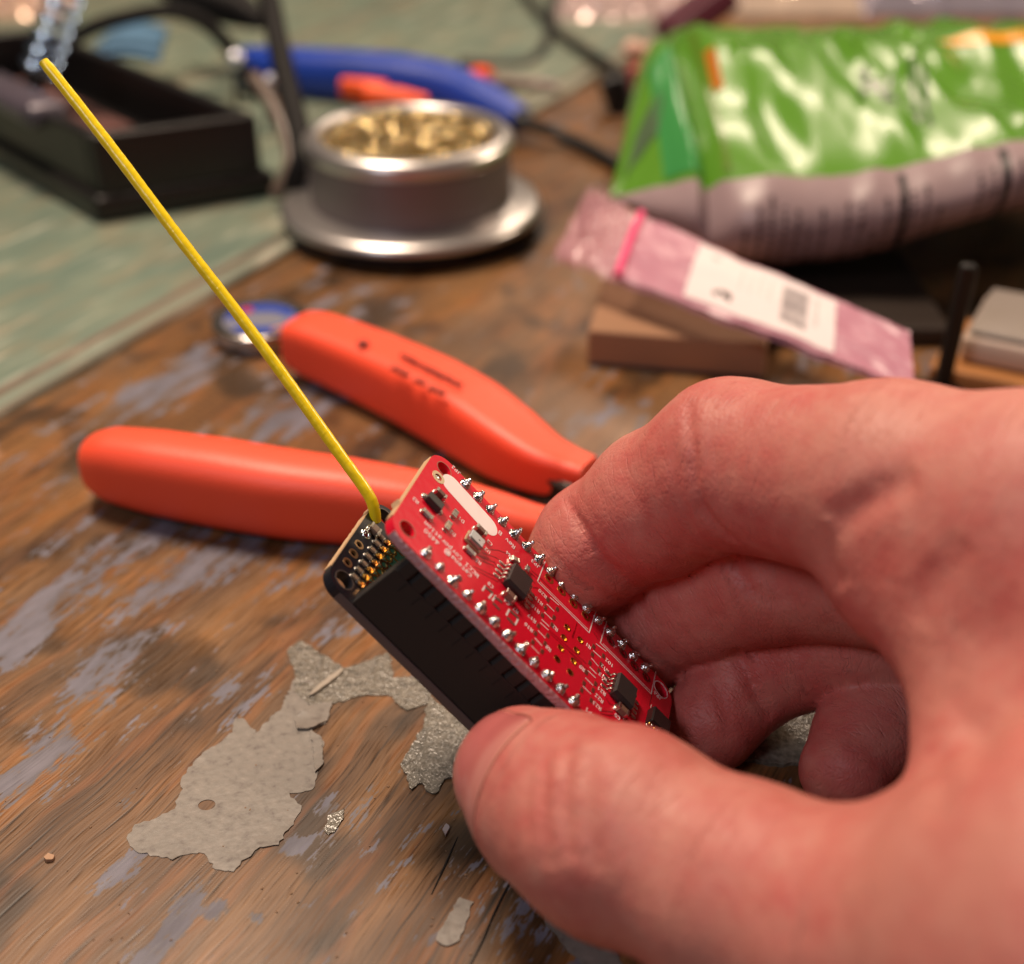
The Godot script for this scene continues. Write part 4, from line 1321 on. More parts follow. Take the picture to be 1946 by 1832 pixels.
	# folds of the web between thumb and forefinger
	for q in [[[Vector3(38.72, 50.65, -132.84), Vector3(42.24, 55.53, -131.17), Vector3(46.02, 61.33, -127.72)], 1.0, 2.0], [[Vector3(38.72, 50.65, -132.84), Vector3(38.46, 47.40, -130.80), Vector3(40.13, 44.14, -128.77)], 0.6, 2.0], [[Vector3(46.94, 45.32, -120.08), Vector3(47.18, 51.83, -119.43), Vector3(49.94, 58.12, -118.64)], 0.5, 2.2],
			[[Vector3(24.12, 54.14, -158.60), Vector3(24.55, 48.03, -154.79), Vector3(25.99, 41.62, -150.78), Vector3(30.74, 37.53, -148.22)], 0.8, 0.8], [[Vector3(27.14, 55.06, -159.17), Vector3(27.58, 48.03, -154.79), Vector3(29.88, 41.93, -150.97), Vector3(34.49, 37.65, -148.30)], 0.14, 0.9], [[Vector3(22.82, 51.70, -157.07), Vector3(22.82, 46.81, -154.02), Vector3(24.26, 40.40, -150.02)], 0.12, 0.8],
			[[Vector3(7.52, 37.64, -160.08), Vector3(10.87, 32.55, -156.90), Vector3(13.45, 29.26, -154.85), Vector3(18.16, 26.04, -152.83)], 0.9, 0.8], [[Vector3(9.65, 38.41, -160.57), Vector3(13.30, 32.61, -156.94), Vector3(19.53, 27.97, -154.04)], 0.14, 0.8], [[Vector3(11.93, 39.57, -161.29), Vector3(15.73, 33.58, -157.54), Vector3(21.43, 28.75, -154.52)], 0.14, 0.8],
			[[Vector3(15.73, 41.64, -162.58), Vector3(18.39, 36.48, -159.36), Vector3(22.57, 30.68, -155.73)], 0.12, 0.8], [[Vector3(19.15, 43.57, -163.79), Vector3(21.05, 38.41, -160.57), Vector3(24.85, 30.68, -155.73)], 0.12, 0.8], [[Vector3(5.09, 34.87, -158.35), Vector3(8.13, 30.03, -155.33), Vector3(11.17, 26.17, -152.91)], 0.12, 0.8],
			[[Vector3(31.84, 30.68, -155.73), Vector3(33.06, 27.97, -154.04), Vector3(35.04, 25.52, -152.51), Vector3(39.14, 24.10, -151.62)], 0.6, 0.9], [[Vector3(37.77, 28.42, -154.32), Vector3(38.53, 26.17, -152.91), Vector3(40.81, 24.23, -151.71)], 0.2, 0.9], [[Vector3(23.17, 21.85, -156.11), Vector3(25.51, 17.88, -153.63), Vector3(27.07, 15.23, -151.98)], 0.22, 0.8], [[Vector3(27.07, 23.50, -157.14), Vector3(29.02, 19.86, -154.87), Vector3(31.12, 16.89, -153.01)], 0.2, 0.8],
			[[Vector3(33.07, 15.83, -152.35), Vector3(35.26, 11.93, -149.91), Vector3(36.43, 9.81, -148.59), Vector3(38.30, 6.77, -146.69)], 1.0, 0.9], [[Vector3(29.02, 13.91, -151.15), Vector3(31.12, 9.28, -148.26), Vector3(32.53, 3.99, -144.95)], 0.3, 0.8], [[Vector3(26.29, 11.93, -149.91), Vector3(28.24, 6.63, -146.60), Vector3(29.02, 2.67, -144.12)], 0.22, 0.8], [[Vector3(41.11, 18.54, -154.04), Vector3(43.06, 14.57, -151.56), Vector3(45.79, 11.27, -149.50)], 0.2, 0.9],
			[[Vector3(47.97, 43.78, -110.86), Vector3(48.83, 41.88, -103.77), Vector3(47.58, 37.19, -98.49)], 0.45, 2.0], [[Vector3(49.81, 43.36, -107.06), Vector3(50.18, 41.41, -101.12), Vector3(48.98, 38.51, -95.77)], 0.4, 2.2], [[Vector3(46.54, 37.67, -108.22), Vector3(45.75, 38.08, -101.40), Vector3(44.07, 35.23, -99.62)], 0.4, 1.8],
			[[Vector3(6.81, 34.50, -113.31), Vector3(5.70, 30.29, -108.32), Vector3(6.72, 23.67, -104.19)], 0.75, 1.2], [[Vector3(4.13, 32.06, -114.15), Vector3(3.49, 27.06, -109.84), Vector3(4.38, 21.61, -105.25)], 0.55, 1.0], [[Vector3(9.12, 34.87, -111.18), Vector3(8.23, 30.75, -106.25), Vector3(9.23, 25.00, -101.48)], 0.5, 1.2], [[Vector3(2.28, 31.02, -113.49), Vector3(1.65, 27.06, -109.84), Vector3(2.25, 24.18, -106.87)], 0.3, 0.9]]:
		var along := []
		for p in spline(q[0], 5):
			var hit := snap(p)
			if hit.distance_to(p) < 30.0: along.append(hit)
		if along.size() < 4: continue
		creases.append([along, Vector3.ZERO, -1.0, q[1], q[2]])
	for i in pts.size():
		var p := pts[i]
		var move := 0.0
		for q in creases:
			if q[2] < 0.0:
				var line: Array = q[0]
				if p.distance_squared_to(line[line.size() / 2]) > 900.0: continue
				var best := 1e9
				var where := 0.0
				for k in line.size() - 1:
					var near := Geometry3D.get_closest_point_to_segment(p, line[k], line[k + 1])
					var dd := near.distance_to(p)
					if dd < best:
						best = dd
						where = (k + near.distance_to(line[k]) / maxf(0.01, line[k].distance_to(line[k + 1]))) / (line.size() - 1)
				best += 0.5 * f.get_noise_3dv(p * 0.15)
				move -= q[3] * exp(-best * best / (q[4] * q[4])) * pow(maxf(0.0, sin(PI * clampf(where, 0.0, 1.0))), 0.5)
				continue
			var w: Vector3 = p - q[0]
			var l := w.length()
			if l > q[2]: continue
			var along: float = w.dot(q[1]) + 1.1 * f.get_noise_3dv(p * 0.07 + Vector3.ONE * q[6])
			var rad: Vector3 = (w - q[1] * w.dot(q[1])).normalized()
			var mask := smoothstep(-0.75, 0.15, rad.dot(q[5]))
			move -= q[3] * mask * (exp(-along * along / (q[4] * q[4])) - 0.22 * exp(-along * along / (q[4] * q[4] * 9.0)))
		# slow unevenness of the flesh and fine lines
		move += 0.20 * f.get_noise_3dv(p * 0.055) + 0.06 * f.get_noise_3dv(p * 0.35 + Vector3(9, 4, 2))
		pts[i] = p + n[i] * move
	var flat := vertex_normals(pts, tris)
	var flip := 0.0
	for i in range(0, pts.size(), 50): flip += flat[i].dot(n[i])
	if flip < 0.0:
		for i in flat.size(): flat[i] = -flat[i]
	# colour: pink skin, redder at tips and joints, mottled
	var red_spots := [[index[5], 13.0], [index[2], 12.0], [middle[5], 12.0], [ring[5], 12.0], [pinky[5], 12.0], [thumb[5], 9.0], [thumb[3], 14.0], [index[4], 8.0], [ring[4], 9.0], [middle[2], 10.0]]
	var col := PackedColorArray()
	col.resize(pts.size())
	for i in pts.size():
		var p := pts[i]
		var blush := 0.28 + 0.70 * f.get_noise_3dv(p * 0.05 + Vector3(50, 1, 7)) + 0.45 * f.get_noise_3dv(p * 0.3)
		for q in red_spots: blush += 0.55 * exp(-p.distance_squared_to(q[0]) / (q[1] * q[1]))
		blush = clampf(blush, 0.0, 1.0)
		var c := Color(0.535, 0.205, 0.160).lerp(Color(0.48, 0.110, 0.094), blush)
		var pale := clampf(f.get_noise_3dv(p * 0.12 + Vector3(3, 80, 3)) * 1.6 - 0.2, 0.0, 1.0)
		col[i] = c.lerp(Color(0.58, 0.26, 0.205), pale * 0.6)
	for i in tris.size() / 3:
		var a := tris[i * 3]
		var b := tris[i * 3 + 1]
		var c := tris[i * 3 + 2]
		if (pts[b] - pts[a]).cross(pts[c] - pts[a]).dot(flat[a] + flat[b] + flat[c]) > 0.0:
			tris[i * 3 + 1] = c
			tris[i * 3 + 2] = b
	# normals once more from the final faces
	flat = vertex_normals(pts, tris)
	var all_bones := PackedInt32Array(range(bone_a.size()))
	for i in flat.size():
		flat[i] = -flat[i]
		var p := pts[i]
		if flat[i].length() < 0.9:
			var d := flesh(p, all_bones)
			flat[i] = Vector3(flesh(p + Vector3(0.2, 0, 0), all_bones) - d, flesh(p + Vector3(0, 0.2, 0), all_bones) - d, flesh(p + Vector3(0, 0, 0.2), all_bones) - d).normalized()
	# skin lines run across each finger: texture coordinates go along the bones and round them
	var uvs := PackedVector2Array()
	uvs.resize(pts.size())
	var chains := [index, middle, ring, pinky, thumb]
	var segs := []
	for c in chains.size():
		var run := 0.0
		var ch: Array = chains[c]
		for k in ch.size() - 1:
			var dir: Vector3 = (ch[k + 1] - ch[k]).normalized()
			var ref: Vector3 = Vector3(0.2, 0.75, 0.63)
			ref = (ref - dir * ref.dot(dir)).normalized()
			segs.append([ch[k], ch[k + 1], run, dir, ref, dir.cross(ref), c * 17.3])
			run += ch[k].distance_to(ch[k + 1])
	for i in pts.size():
		var p := pts[i]
		var best := 1e9
		var pick := 0
		for k in segs.size():
			var dd := Geometry3D.get_closest_point_to_segment(p, segs[k][0], segs[k][1]).distance_squared_to(p)
			if dd < best:
				best = dd
				pick = k
		var sg: Array = segs[pick]
		var w: Vector3 = p - sg[0]
		uvs[i] = Vector2((sg[2] + w.dot(sg[3]) + sg[6]) / 40.0, (atan2(w.dot(sg[5]), w.dot(sg[4])) * 9.5) / 40.0)
	# a face whose corners lie on different bones takes one place on the skin texture
	for i in range(0, tris.size(), 3):
		var ua := uvs[tris[i]]
		if ua.distance_to(uvs[tris[i + 1]]) < 0.15 and ua.distance_to(uvs[tris[i + 2]]) < 0.15: continue
		for k in 3:
			var o := tris[i + k]
			tris[i + k] = pts.size()
			pts.append(pts[o])
			flat.append(flat[o])
			col.append(col[o])
			uvs.append(ua)
	for i in pts.size(): pts[i] = pts[i] * MM
	var arrays := []
	arrays.resize(Mesh.ARRAY_MAX)
	arrays[Mesh.ARRAY_VERTEX] = pts
	arrays[Mesh.ARRAY_NORMAL] = flat
	arrays[Mesh.ARRAY_COLOR] = col
	arrays[Mesh.ARRAY_TEX_UV] = uvs
	arrays[Mesh.ARRAY_INDEX] = tris
	var mesh := ArrayMesh.new()
	mesh.add_surface_from_arrays(Mesh.PRIMITIVE_TRIANGLES, arrays)
	var skin := mat(Color.WHITE, 0.50, 0.0, 0.42)
	skin.vertex_color_use_as_albedo = true
	skin.subsurf_scatter_enabled = true
	skin.subsurf_scatter_strength = 0.04
	skin.heightmap_enabled = true
	skin.heightmap_texture = skin_lines()
	skin.heightmap_scale = 0.028
	var hand := part_mesh("hand", mesh, skin)
	tag(hand, "right hand reaching in from the right, thumb and fingers pinching the circuit boards", "hand")
	# the thumbnail follows the flesh under it
	var every := PackedInt32Array(range(bone_a.size()))
	var axis: Vector3 = (thumb[5] - thumb[4]).normalized()
	var out: Vector3 = (Vector3(0, 0.140, 0) * 1000.0 - thumb[5]).normalized()
	out = (out + Vector3(-0.62, 0.22, 0.0)).normalized()
	out = (out - axis * out.dot(axis)).normalized()
	var side := axis.cross(out).normalized()
	var center: Vector3 = thumb[5] + axis * 1.6
	var nail := Mesher.new()
	var face := func(u, v):
		var a: float = lerpf(-1.0, 1.0, u)
		var b: float = lerpf(-1.0, 1.0, v)
		var wide := 5.7 * sqrt(maxf(0.0, 1.0 - pow(absf(b), 5.0) * 0.35))
		var base: Vector3 = center + axis * (b * 6.2 - 0.5) + side * (a * wide * 0.93)
		var dir: Vector3 = (out + side * a * 0.55).normalized()
		var p: Vector3 = base + dir * 14.0
		for k in 24:
			var d := flesh(p, every)
			p -= dir * d * 0.8
		var border := maxf(pow(absf(a), 6.0), pow(absf(b), 8.0))
		return p + dir * (0.34 - 0.36 * border)
	var tone := func(u, v):
		var moon: float = smoothstep(0.30, 0.16, v + 0.5 * (u - 0.5) * (u - 0.5))
		var c := Color(0.45, 0.125, 0.115).lerp(Color(0.50, 0.185, 0.16), moon)
		return c.lerp(Color(0.50, 0.33, 0.23), smoothstep(0.84, 0.93, v))
	nail.sheet(24, 24, face, out, 80.0, tone)
	var nm := mat(Color.WHITE, 0.22, 0.0, 0.5)
	nm.vertex_color_use_as_albedo = true
	part("thumbnail", nail, nm, hand)
	# the fold of skin round the nail: pale at the root, dark grime at the sides and tip
	for q in [["cuticle", 0.03, 0.97, 0, Color(0.80, 0.54, 0.46), 0.16], ["nail_groove", 0.0, 0.97, 1, Color(0.42, 0.22, 0.17), 0.13], ["nail_groove", 0.0, 0.97, 2, Color(0.50, 0.27, 0.22), 0.12], ["nail_edge", 0.06, 0.94, 3, Color(0.56, 0.40, 0.31), 0.14]]:
		var line := []
		for k in 26:
			var t: float = lerpf(q[1], q[2], k / 25.0)
			var u: float = [t, 0.01, 0.99, t][q[3]]
			var v: float = [0.015, t, t, 0.985][q[3]]
			line.append((face as Callable).call(u, v) + out * 0.04)
		var rim := Mesher.new()
		rim.tube(line, q[5], 8)
		part(q[0], rim, mat(q[4], 0.6), hand)

func skin_lines() -> ImageTexture:
	# relief of skin: a net of small cells with fine lines drawn across
	var w := 640
	var cellular := FastNoiseLite.new()
	cellular.noise_type = FastNoiseLite.TYPE_CELLULAR
	cellular.cellular_return_type = FastNoiseLite.RETURN_DISTANCE2_SUB
	cellular.frequency = 0.075
	cellular.seed = 203
	cellular.fractal_octaves = 2
	var im := cellular.get_seamless_image(w, w)
	im.convert(Image.FORMAT_L8)
	var b := im.get_data()
	for i in b.size(): b[i] = 150 + int(minf(b[i], 140) * 0.28)
	var rng := RandomNumberGenerator.new()
	rng.seed = 207
	for k in 1500:
		var x := rng.randf() * w
		var y := rng.randf() * w
		var l := rng.randf_range(14, 90)
		var lean := rng.randf_range(-0.25, 0.25) if k % 4 else rng.randf_range(-1.4, 1.4)
		var deep := rng.randf_range(14, 62) * (1.0 if k % 4 else 0.6)
		var bend := rng.randf_range(-0.004, 0.004)
		for q in int(l):
			var fade := sin(PI * q / l)
			var xx := x + lean * q + bend * q * q
			for e in [-1, 0, 1]:
				var o := posmod(int(y) + q, w) * w + posmod(int(xx) + e, w)
				b[o] = maxi(0, b[o] - int(deep * fade * (1.0 if e == 0 else 0.45)))
	return ImageTexture.create_from_image(Image.create_from_data(w, w, false, Image.FORMAT_L8, b))

# ---------------------------------------------------------------- things lying on the bench

func build_cutters() -> void:
	var o := thing("flush_cutters", "side cutters with two orange-red grips lying open behind the circuit boards", "pliers", Vector3(21.96, 0.00, -210.87))
	var base: Vector3 = Vector3(21.96, 0.00, -210.87)
	var orange := mat(Color(0.97, 0.33, 0.21), 0.46, 0.0, 0.5)
	bumpy(orange, noise_tex(0.08, 128, 3, 301), 0.004, 8.0)
	var steel := mat(Color(0.30, 0.28, 0.27), 0.35, 1.0)
	bumpy(steel, noise_tex(0.1, 128, 3, 302), 0.004, 6.0)
	# near grip: round at the end, swelling, then slim towards the joint
	var path := [Vector3(-83.43, 8.20, -219.42), Vector3(-82.82, 8.20, -219.42), Vector3(-81.28, 8.20, -219.03), Vector3(-77.09, 8.20, -217.45), Vector3(-67.74, 8.20, -214.34), Vector3(-54.95, 8.20, -210.55), Vector3(-42.48, 8.20, -206.85), Vector3(-30.48, 8.00, -204.63), Vector3(-18.67, 7.60, -202.39), Vector3(-7.01, 7.00, -200.15), Vector3(3.52, 6.60, -196.98), Vector3(9.67, 6.20, -195.88)]
	var wide := [0.6, 2.8, 4.6, 6.2, 7.0, 7.3, 7.2, 6.9, 6.3, 5.4, 4.2, 3.6]
	grip(o, base, path, wide, 1.12, orange)
	# far grip: flatter on top, with two printed lines
	path = [Vector3(-50.39, 8.00, -273.72), Vector3(-49.86, 8.00, -273.44), Vector3(-48.54, 8.00, -272.62), Vector3(-44.62, 8.00, -270.16), Vector3(-36.79, 8.00, -264.04), Vector3(-26.68, 8.00, -255.11), Vector3(-17.03, 8.00, -245.70), Vector3(-7.87, 8.00, -235.24), Vector3(-0.31, 7.60, -225.91), Vector3(5.84, 7.40, -219.16), Vector3(11.34, 7.40, -215.64), Vector3(14.77, 7.60, -213.40)]
	wide = [2.6, 4.9, 6.0, 6.7, 7.0, 7.3, 7.6, 7.5, 6.7, 5.4, 4.2, 3.7]
	var far_grip := grip(o, base, path, wide, 0.96, orange, 4.2)
	var ink := mat(Color(0.40, 0.12, 0.08), 0.6)
	var a: Vector3 = Vector3(-24.81, 16.00, -250.51)
	var b: Vector3 = Vector3(-9.32, 16.00, -234.60)
	var along := (b - a).normalized()
	var across := Vector3.UP.cross(along).normalized()
	var rng := RandomNumberGenerator.new()
	rng.seed = 9
	for line in [[Vector3(-16.77, 16.20, -241.61), 19.0, 0.0], [Vector3(-19.10, 16.00, -237.11), 16.0, 1.0]]:
		var strokes := Mesher.new()
		var x: float = -line[1] * 0.5
		while x < line[1] * 0.5:
			var gap: bool = line[2] > 0.5 and (absf(x + 2.0) < 1.0 or absf(x - 2.6) < 0.8)
			if not gap:
				strokes.box(Vector3(x, rng.randf_range(-0.3, 0.3), 0), Vector3(0.3, rng.randf_range(0.8, 1.5), 0.5), 0.02)
				if rng.randf() < 0.5: strokes.box(Vector3(x + 0.25, rng.randf_range(-0.5, 0.5), 0), Vector3(0.6, 0.3, 0.5), 0.02)
			x += 0.75
		var q := part("print", strokes, ink, far_grip)
		q.transform = Transform3D(Basis(along, across, Vector3.UP), (line[0] - base) * MM)
	var mark := Mesher.new()
	mark.prism(circle(Vector2.ZERO, 1.3, 14), -0.2, 0.2)
	var mk := part("print", mark, ink, far_grip)
	mk.transform = Transform3D(Basis(along, across, Vector3.UP), (Vector3(-31.95, 15.70, -255.17) - base) * MM)
	# steel: two tangs that cross at the joint, and the short jaws
	var pivot: Vector3 = Vector3(22.96, 6.00, -201.83)
	for s in 2:
		var from: Vector3 = Vector3(4.00, 6.40, -197.27) if s == 0 else Vector3(1.25, 4.40, -222.11)
		var tip: Vector3 = Vector3(42.27, 6.00, -208.09) if s == 0 else Vector3(41.36, 6.00, -201.83)
		var ms := Mesher.new()
		var line := spline([from - base, from.lerp(pivot, 0.6) + Vector3(0, 0.2, 0) - base, pivot - base + Vector3(0, 1.3 if s else -1.3, 0), pivot.lerp(tip, 0.45) - base, tip - base], 6)
		var sz := []
		for i in line.size():
			var u := float(i) / (line.size() - 1)
			sz.append(Vector2(2.6 + 2.6 * exp(-pow((u - 0.52) * 5.0, 2.0)) - 1.8 * smoothstep(0.75, 1.0, u), 2.6 - 0.9 * smoothstep(0.6, 1.0, u) + 0.6 * smoothstep(0.3, 0.0, u)))
		ms.loft(line, sz, 4.5, 20)
		part("jaw", ms, steel, o)
	var screw := Mesher.new()
	screw.lathe([Vector2(0, 3.2), Vector2(3.0, 3.2), Vector2(3.2, 3.6), Vector2(3.0, 4.4), Vector2(2.2, 4.8), Vector2(0, 4.9)], 24, 40.0, pivot - base)
	part("pivot_screw", screw, steel, o)
	var spring := Mesher.new()
	spring.tube(spline([Vector3(7.23, 7.00, -213.03) - base, Vector3(11.03, 7.50, -207.58) - base, Vector3(12.82, 7.50, -203.61) - base, Vector3(8.36, 7.00, -200.33) - base], 5), 0.6, 8)
	part("return_spring", spring, steel, o)

func grip(o: Node3D, base: Vector3, path: Array, wide: Array, tall: float, m: Material, power := 2.7) -> MeshInstance3D:
	var pts := []
	for q in path: pts.append(q - base)
	var p := spline(pts, 5)
	var w := spline(wide, 5)
	var sz := []
	for i in p.size(): sz.append(Vector2(w[i], w[i] * tall))
	var ms := Mesher.new()
	ms.loft(p, sz, power, 36)
	return part("grip", ms, m, o)

func build_tins() -> void:
	# brass wool tip cleaner
	var base: Vector3 = Vector3(-29.03, 2.90, -364.71)
	var o := thing("tip_cleaner", "round silver tin holding golden brass wool, on a wide flanged foot", "tip cleaner", base)
	var steel := mat(Color(0.80, 0.78, 0.77), 0.30, 0.9)
	var brushed := mat(Color(0.50, 0.465, 0.465), 0.45, 0.5)
	var brass := mat(Color(0.80, 0.72, 0.54), 0.24, 1.0)
	var rubber := mat(Color(0.03, 0.028, 0.028), 0.7)
	var ms := Mesher.new()
	ms.lathe([Vector2(0, 0), Vector2(36.0, 0), Vector2(36.6, 0.4), Vector2(36.4, 1.8), Vector2(34, 2.0), Vector2(0, 2.0)], 72)
	part("rubber_foot", ms, rubber, o)
	ms = Mesher.new()
	ms.lathe([Vector2(0, 2.0), Vector2(35.5, 2.0), Vector2(37.2, 2.4), Vector2(37.8, 3.4), Vector2(37.2, 4.7), Vector2(35.6, 5.5), Vector2(32.5, 5.9), Vector2(30.2, 6.0), Vector2(29.0, 6.6), Vector2(0, 6.6)], 96, 60.0)
	part("flange", ms, steel, o)
	ms = Mesher.new()
	ms.lathe([Vector2(0, 6.4), Vector2(28.8, 6.4), Vector2(28.8, 20.9), Vector2(28.2, 21.3), Vector2(0, 21.3)], 96)
	part("body", ms, brushed, o)
	ms = Mesher.new()
	ms.rings(turned([Vector2(28.9, 20.4), Vector2(29.5, 20.9), Vector2(29.9, 22.3), Vector2(29.5, 23.9), Vector2(28.4, 25.1), Vector2(26.6, 25.5), Vector2(25.2, 25.1), Vector2(24.6, 24.1), Vector2(24.5, 20.1), Vector2(26.0, 19.7)], 96), 60.0, true)
	part("rim", ms, steel, o)
	var rng := RandomNumberGenerator.new()
	rng.seed = 77
	# thin curls of brass, a few shapes scattered many times
	for variant in 3:
		var curl := Mesher.new()
		var line := []
		for i in 26:
			var t := i * (0.42 + 0.12 * variant)
			line.append(Vector3(cos(t) * (1.2 + 0.5 * variant), i * 0.16 - 2.0, sin(t) * (1.2 + 0.5 * variant)))
		var list := []
		for i in line.size():
			var d: Vector3 = (line[mini(i + 1, 25)] - line[maxi(i - 1, 0)]).normalized()
			var side := Vector3(0.15, 1, 0.1).normalized()
			var nn := d.cross(side).normalized()
			list.append(PackedVector3Array([line[i] - side * 0.20 - nn * 0.03, line[i] + side * 0.20 - nn * 0.03, line[i] + side * 0.20 + nn * 0.03, line[i] - side * 0.20 + nn * 0.03]))
		curl.rings(list, 50.0)
		var mm := MultiMesh.new()
		mm.transform_format = MultiMesh.TRANSFORM_3D
		mm.mesh = curl.mesh()
		mm.instance_count = 520
		for k in 520:
			var r := 24.0 * sqrt(rng.randf())
			var a := rng.randf() * TAU
			var c := Vector3(r * cos(a), 21.0 + 5.0 * (1.0 - r * r / 600.0) + rng.randf_range(-2.5, 1.2), r * sin(a))
			var turn := Basis(Vector3(rng.randf_range(-1, 1), rng.randf_range(-1, 1), rng.randf_range(-1, 1)).normalized(), rng.randf() * TAU) * Basis.from_scale(Vector3.ONE * rng.randf_range(0.5, 1.1))
			mm.set_instance_transform(k, Transform3D(turn, c * MM))
		var wool := MultiMeshInstance3D.new()
		wool.name = "brass_wool" if variant == 0 else "brass_wool_%03d" % variant
		wool.multimesh = mm
		wool.material_override = brass
		wool.set_meta("kind", "stuff")
		o.add_child(wool)

	# small flat tin with a blue printed lid
	base = Vector3(-60.97, 0.00, -290.90)
	o = thing("small_tin", "small flat silver tin with a blue printed lid, beside the far grip of the cutters", "tin", base)
	ms = Mesher.new()
	ms.lathe([Vector2(0, 0), Vector2(10.2, 0), Vector2(10.8, 0.4), Vector2(11.2, 2.4), Vector2(10.8, 2.7), Vector2(0, 2.7)], 64)
	part("body", ms, steel, o)
	ms = Mesher.new()
	ms.lathe([Vector2(0, 2.6), Vector2(11.5, 2.6), Vector2(11.9, 3.0), Vector2(11.9, 4.6), Vector2(11.4, 5.2), Vector2(10.2, 5.3), Vector2(9.6, 4.8), Vector2(0, 4.7)], 64, 50.0)
	var lid := part("lid", ms, mat(Color(0.80, 0.77, 0.74), 0.22, 1.0), o)
	ms = Mesher.new()
	ms.prism(circle(Vector2(0, 0), 8.9, 40), 0.0, 0.08)
	var q := part("printed_label", ms, mat(Color(0.62, 0.62, 0.68), 0.3, 0.5), lid)
	q.transform = Transform3D(Basis(Vector3.RIGHT, Vector3.FORWARD, Vector3.UP), Vector3(0, 4.72, 0) * MM)
	ms = Mesher.new()
	var crescent := []
	for k in 25: crescent.append(Vector2.from_angle(0.15 + 3.1 * k / 24.0) * 8.6)
	for k in 25: crescent.append(Vector2(0.4, 1.2) + Vector2.from_angle(3.25 - 3.1 * k / 24.0) * Vector2(5.4, 3.0))
	ms.prism(crescent, 0.0, 0.14)
	var second := []
	for k in 21: second.append(Vector2.from_angle(-2.4 + 2.2 * k / 20.0) * 8.4)
	for k in 21: second.append(Vector2(1.0, -1.0) + Vector2.from_angle(-0.2 - 2.2 * k / 20.0) * Vector2(5.6, 3.6))
	ms.prism(second, 0.0, 0.14)
	q = part("printed_label", ms, mat(Color(0.14, 0.26, 0.62), 0.3), lid)
	q.transform = Transform3D(Basis(Vector3.RIGHT, Vector3.FORWARD, Vector3.UP), Vector3(0, 4.72, 0) * MM)
	ms = Mesher.new()
	ms.prism(circle(Vector2(-4.0, 4.8), 1.5, 14), 0.0, 0.2)
	q = part("printed_label", ms, mat(Color(0.75, 0.06, 0.16), 0.3), lid)
	q.transform = Transform3D(Basis(Vector3.RIGHT, Vector3.FORWARD, Vector3.UP), Vector3(0, 4.72, 0) * MM)
	ms = Mesher.new()
	ms.prism([Vector2(3.5, -6.6), Vector2(7.2, -4.8), Vector2(7.6, -3.2), Vector2(4.0, -5.4)], 0.0, 0.2)
	q = part("printed_label", ms, mat(Color(0.90, 0.62, 0.10), 0.3), lid)
	q.transform = Transform3D(Basis(Vector3.RIGHT, Vector3.FORWARD, Vector3.UP), Vector3(0, 4.72, 0) * MM)

func turned(profile: Array, segs: int) -> Array:
	var list := []
	for q in profile:
		var ring := PackedVector3Array()
		for k in segs: ring.append(Vector3(q.x * cos(TAU * k / segs), q.y, q.x * sin(TAU * k / segs)))
		list.append(ring)
	return list

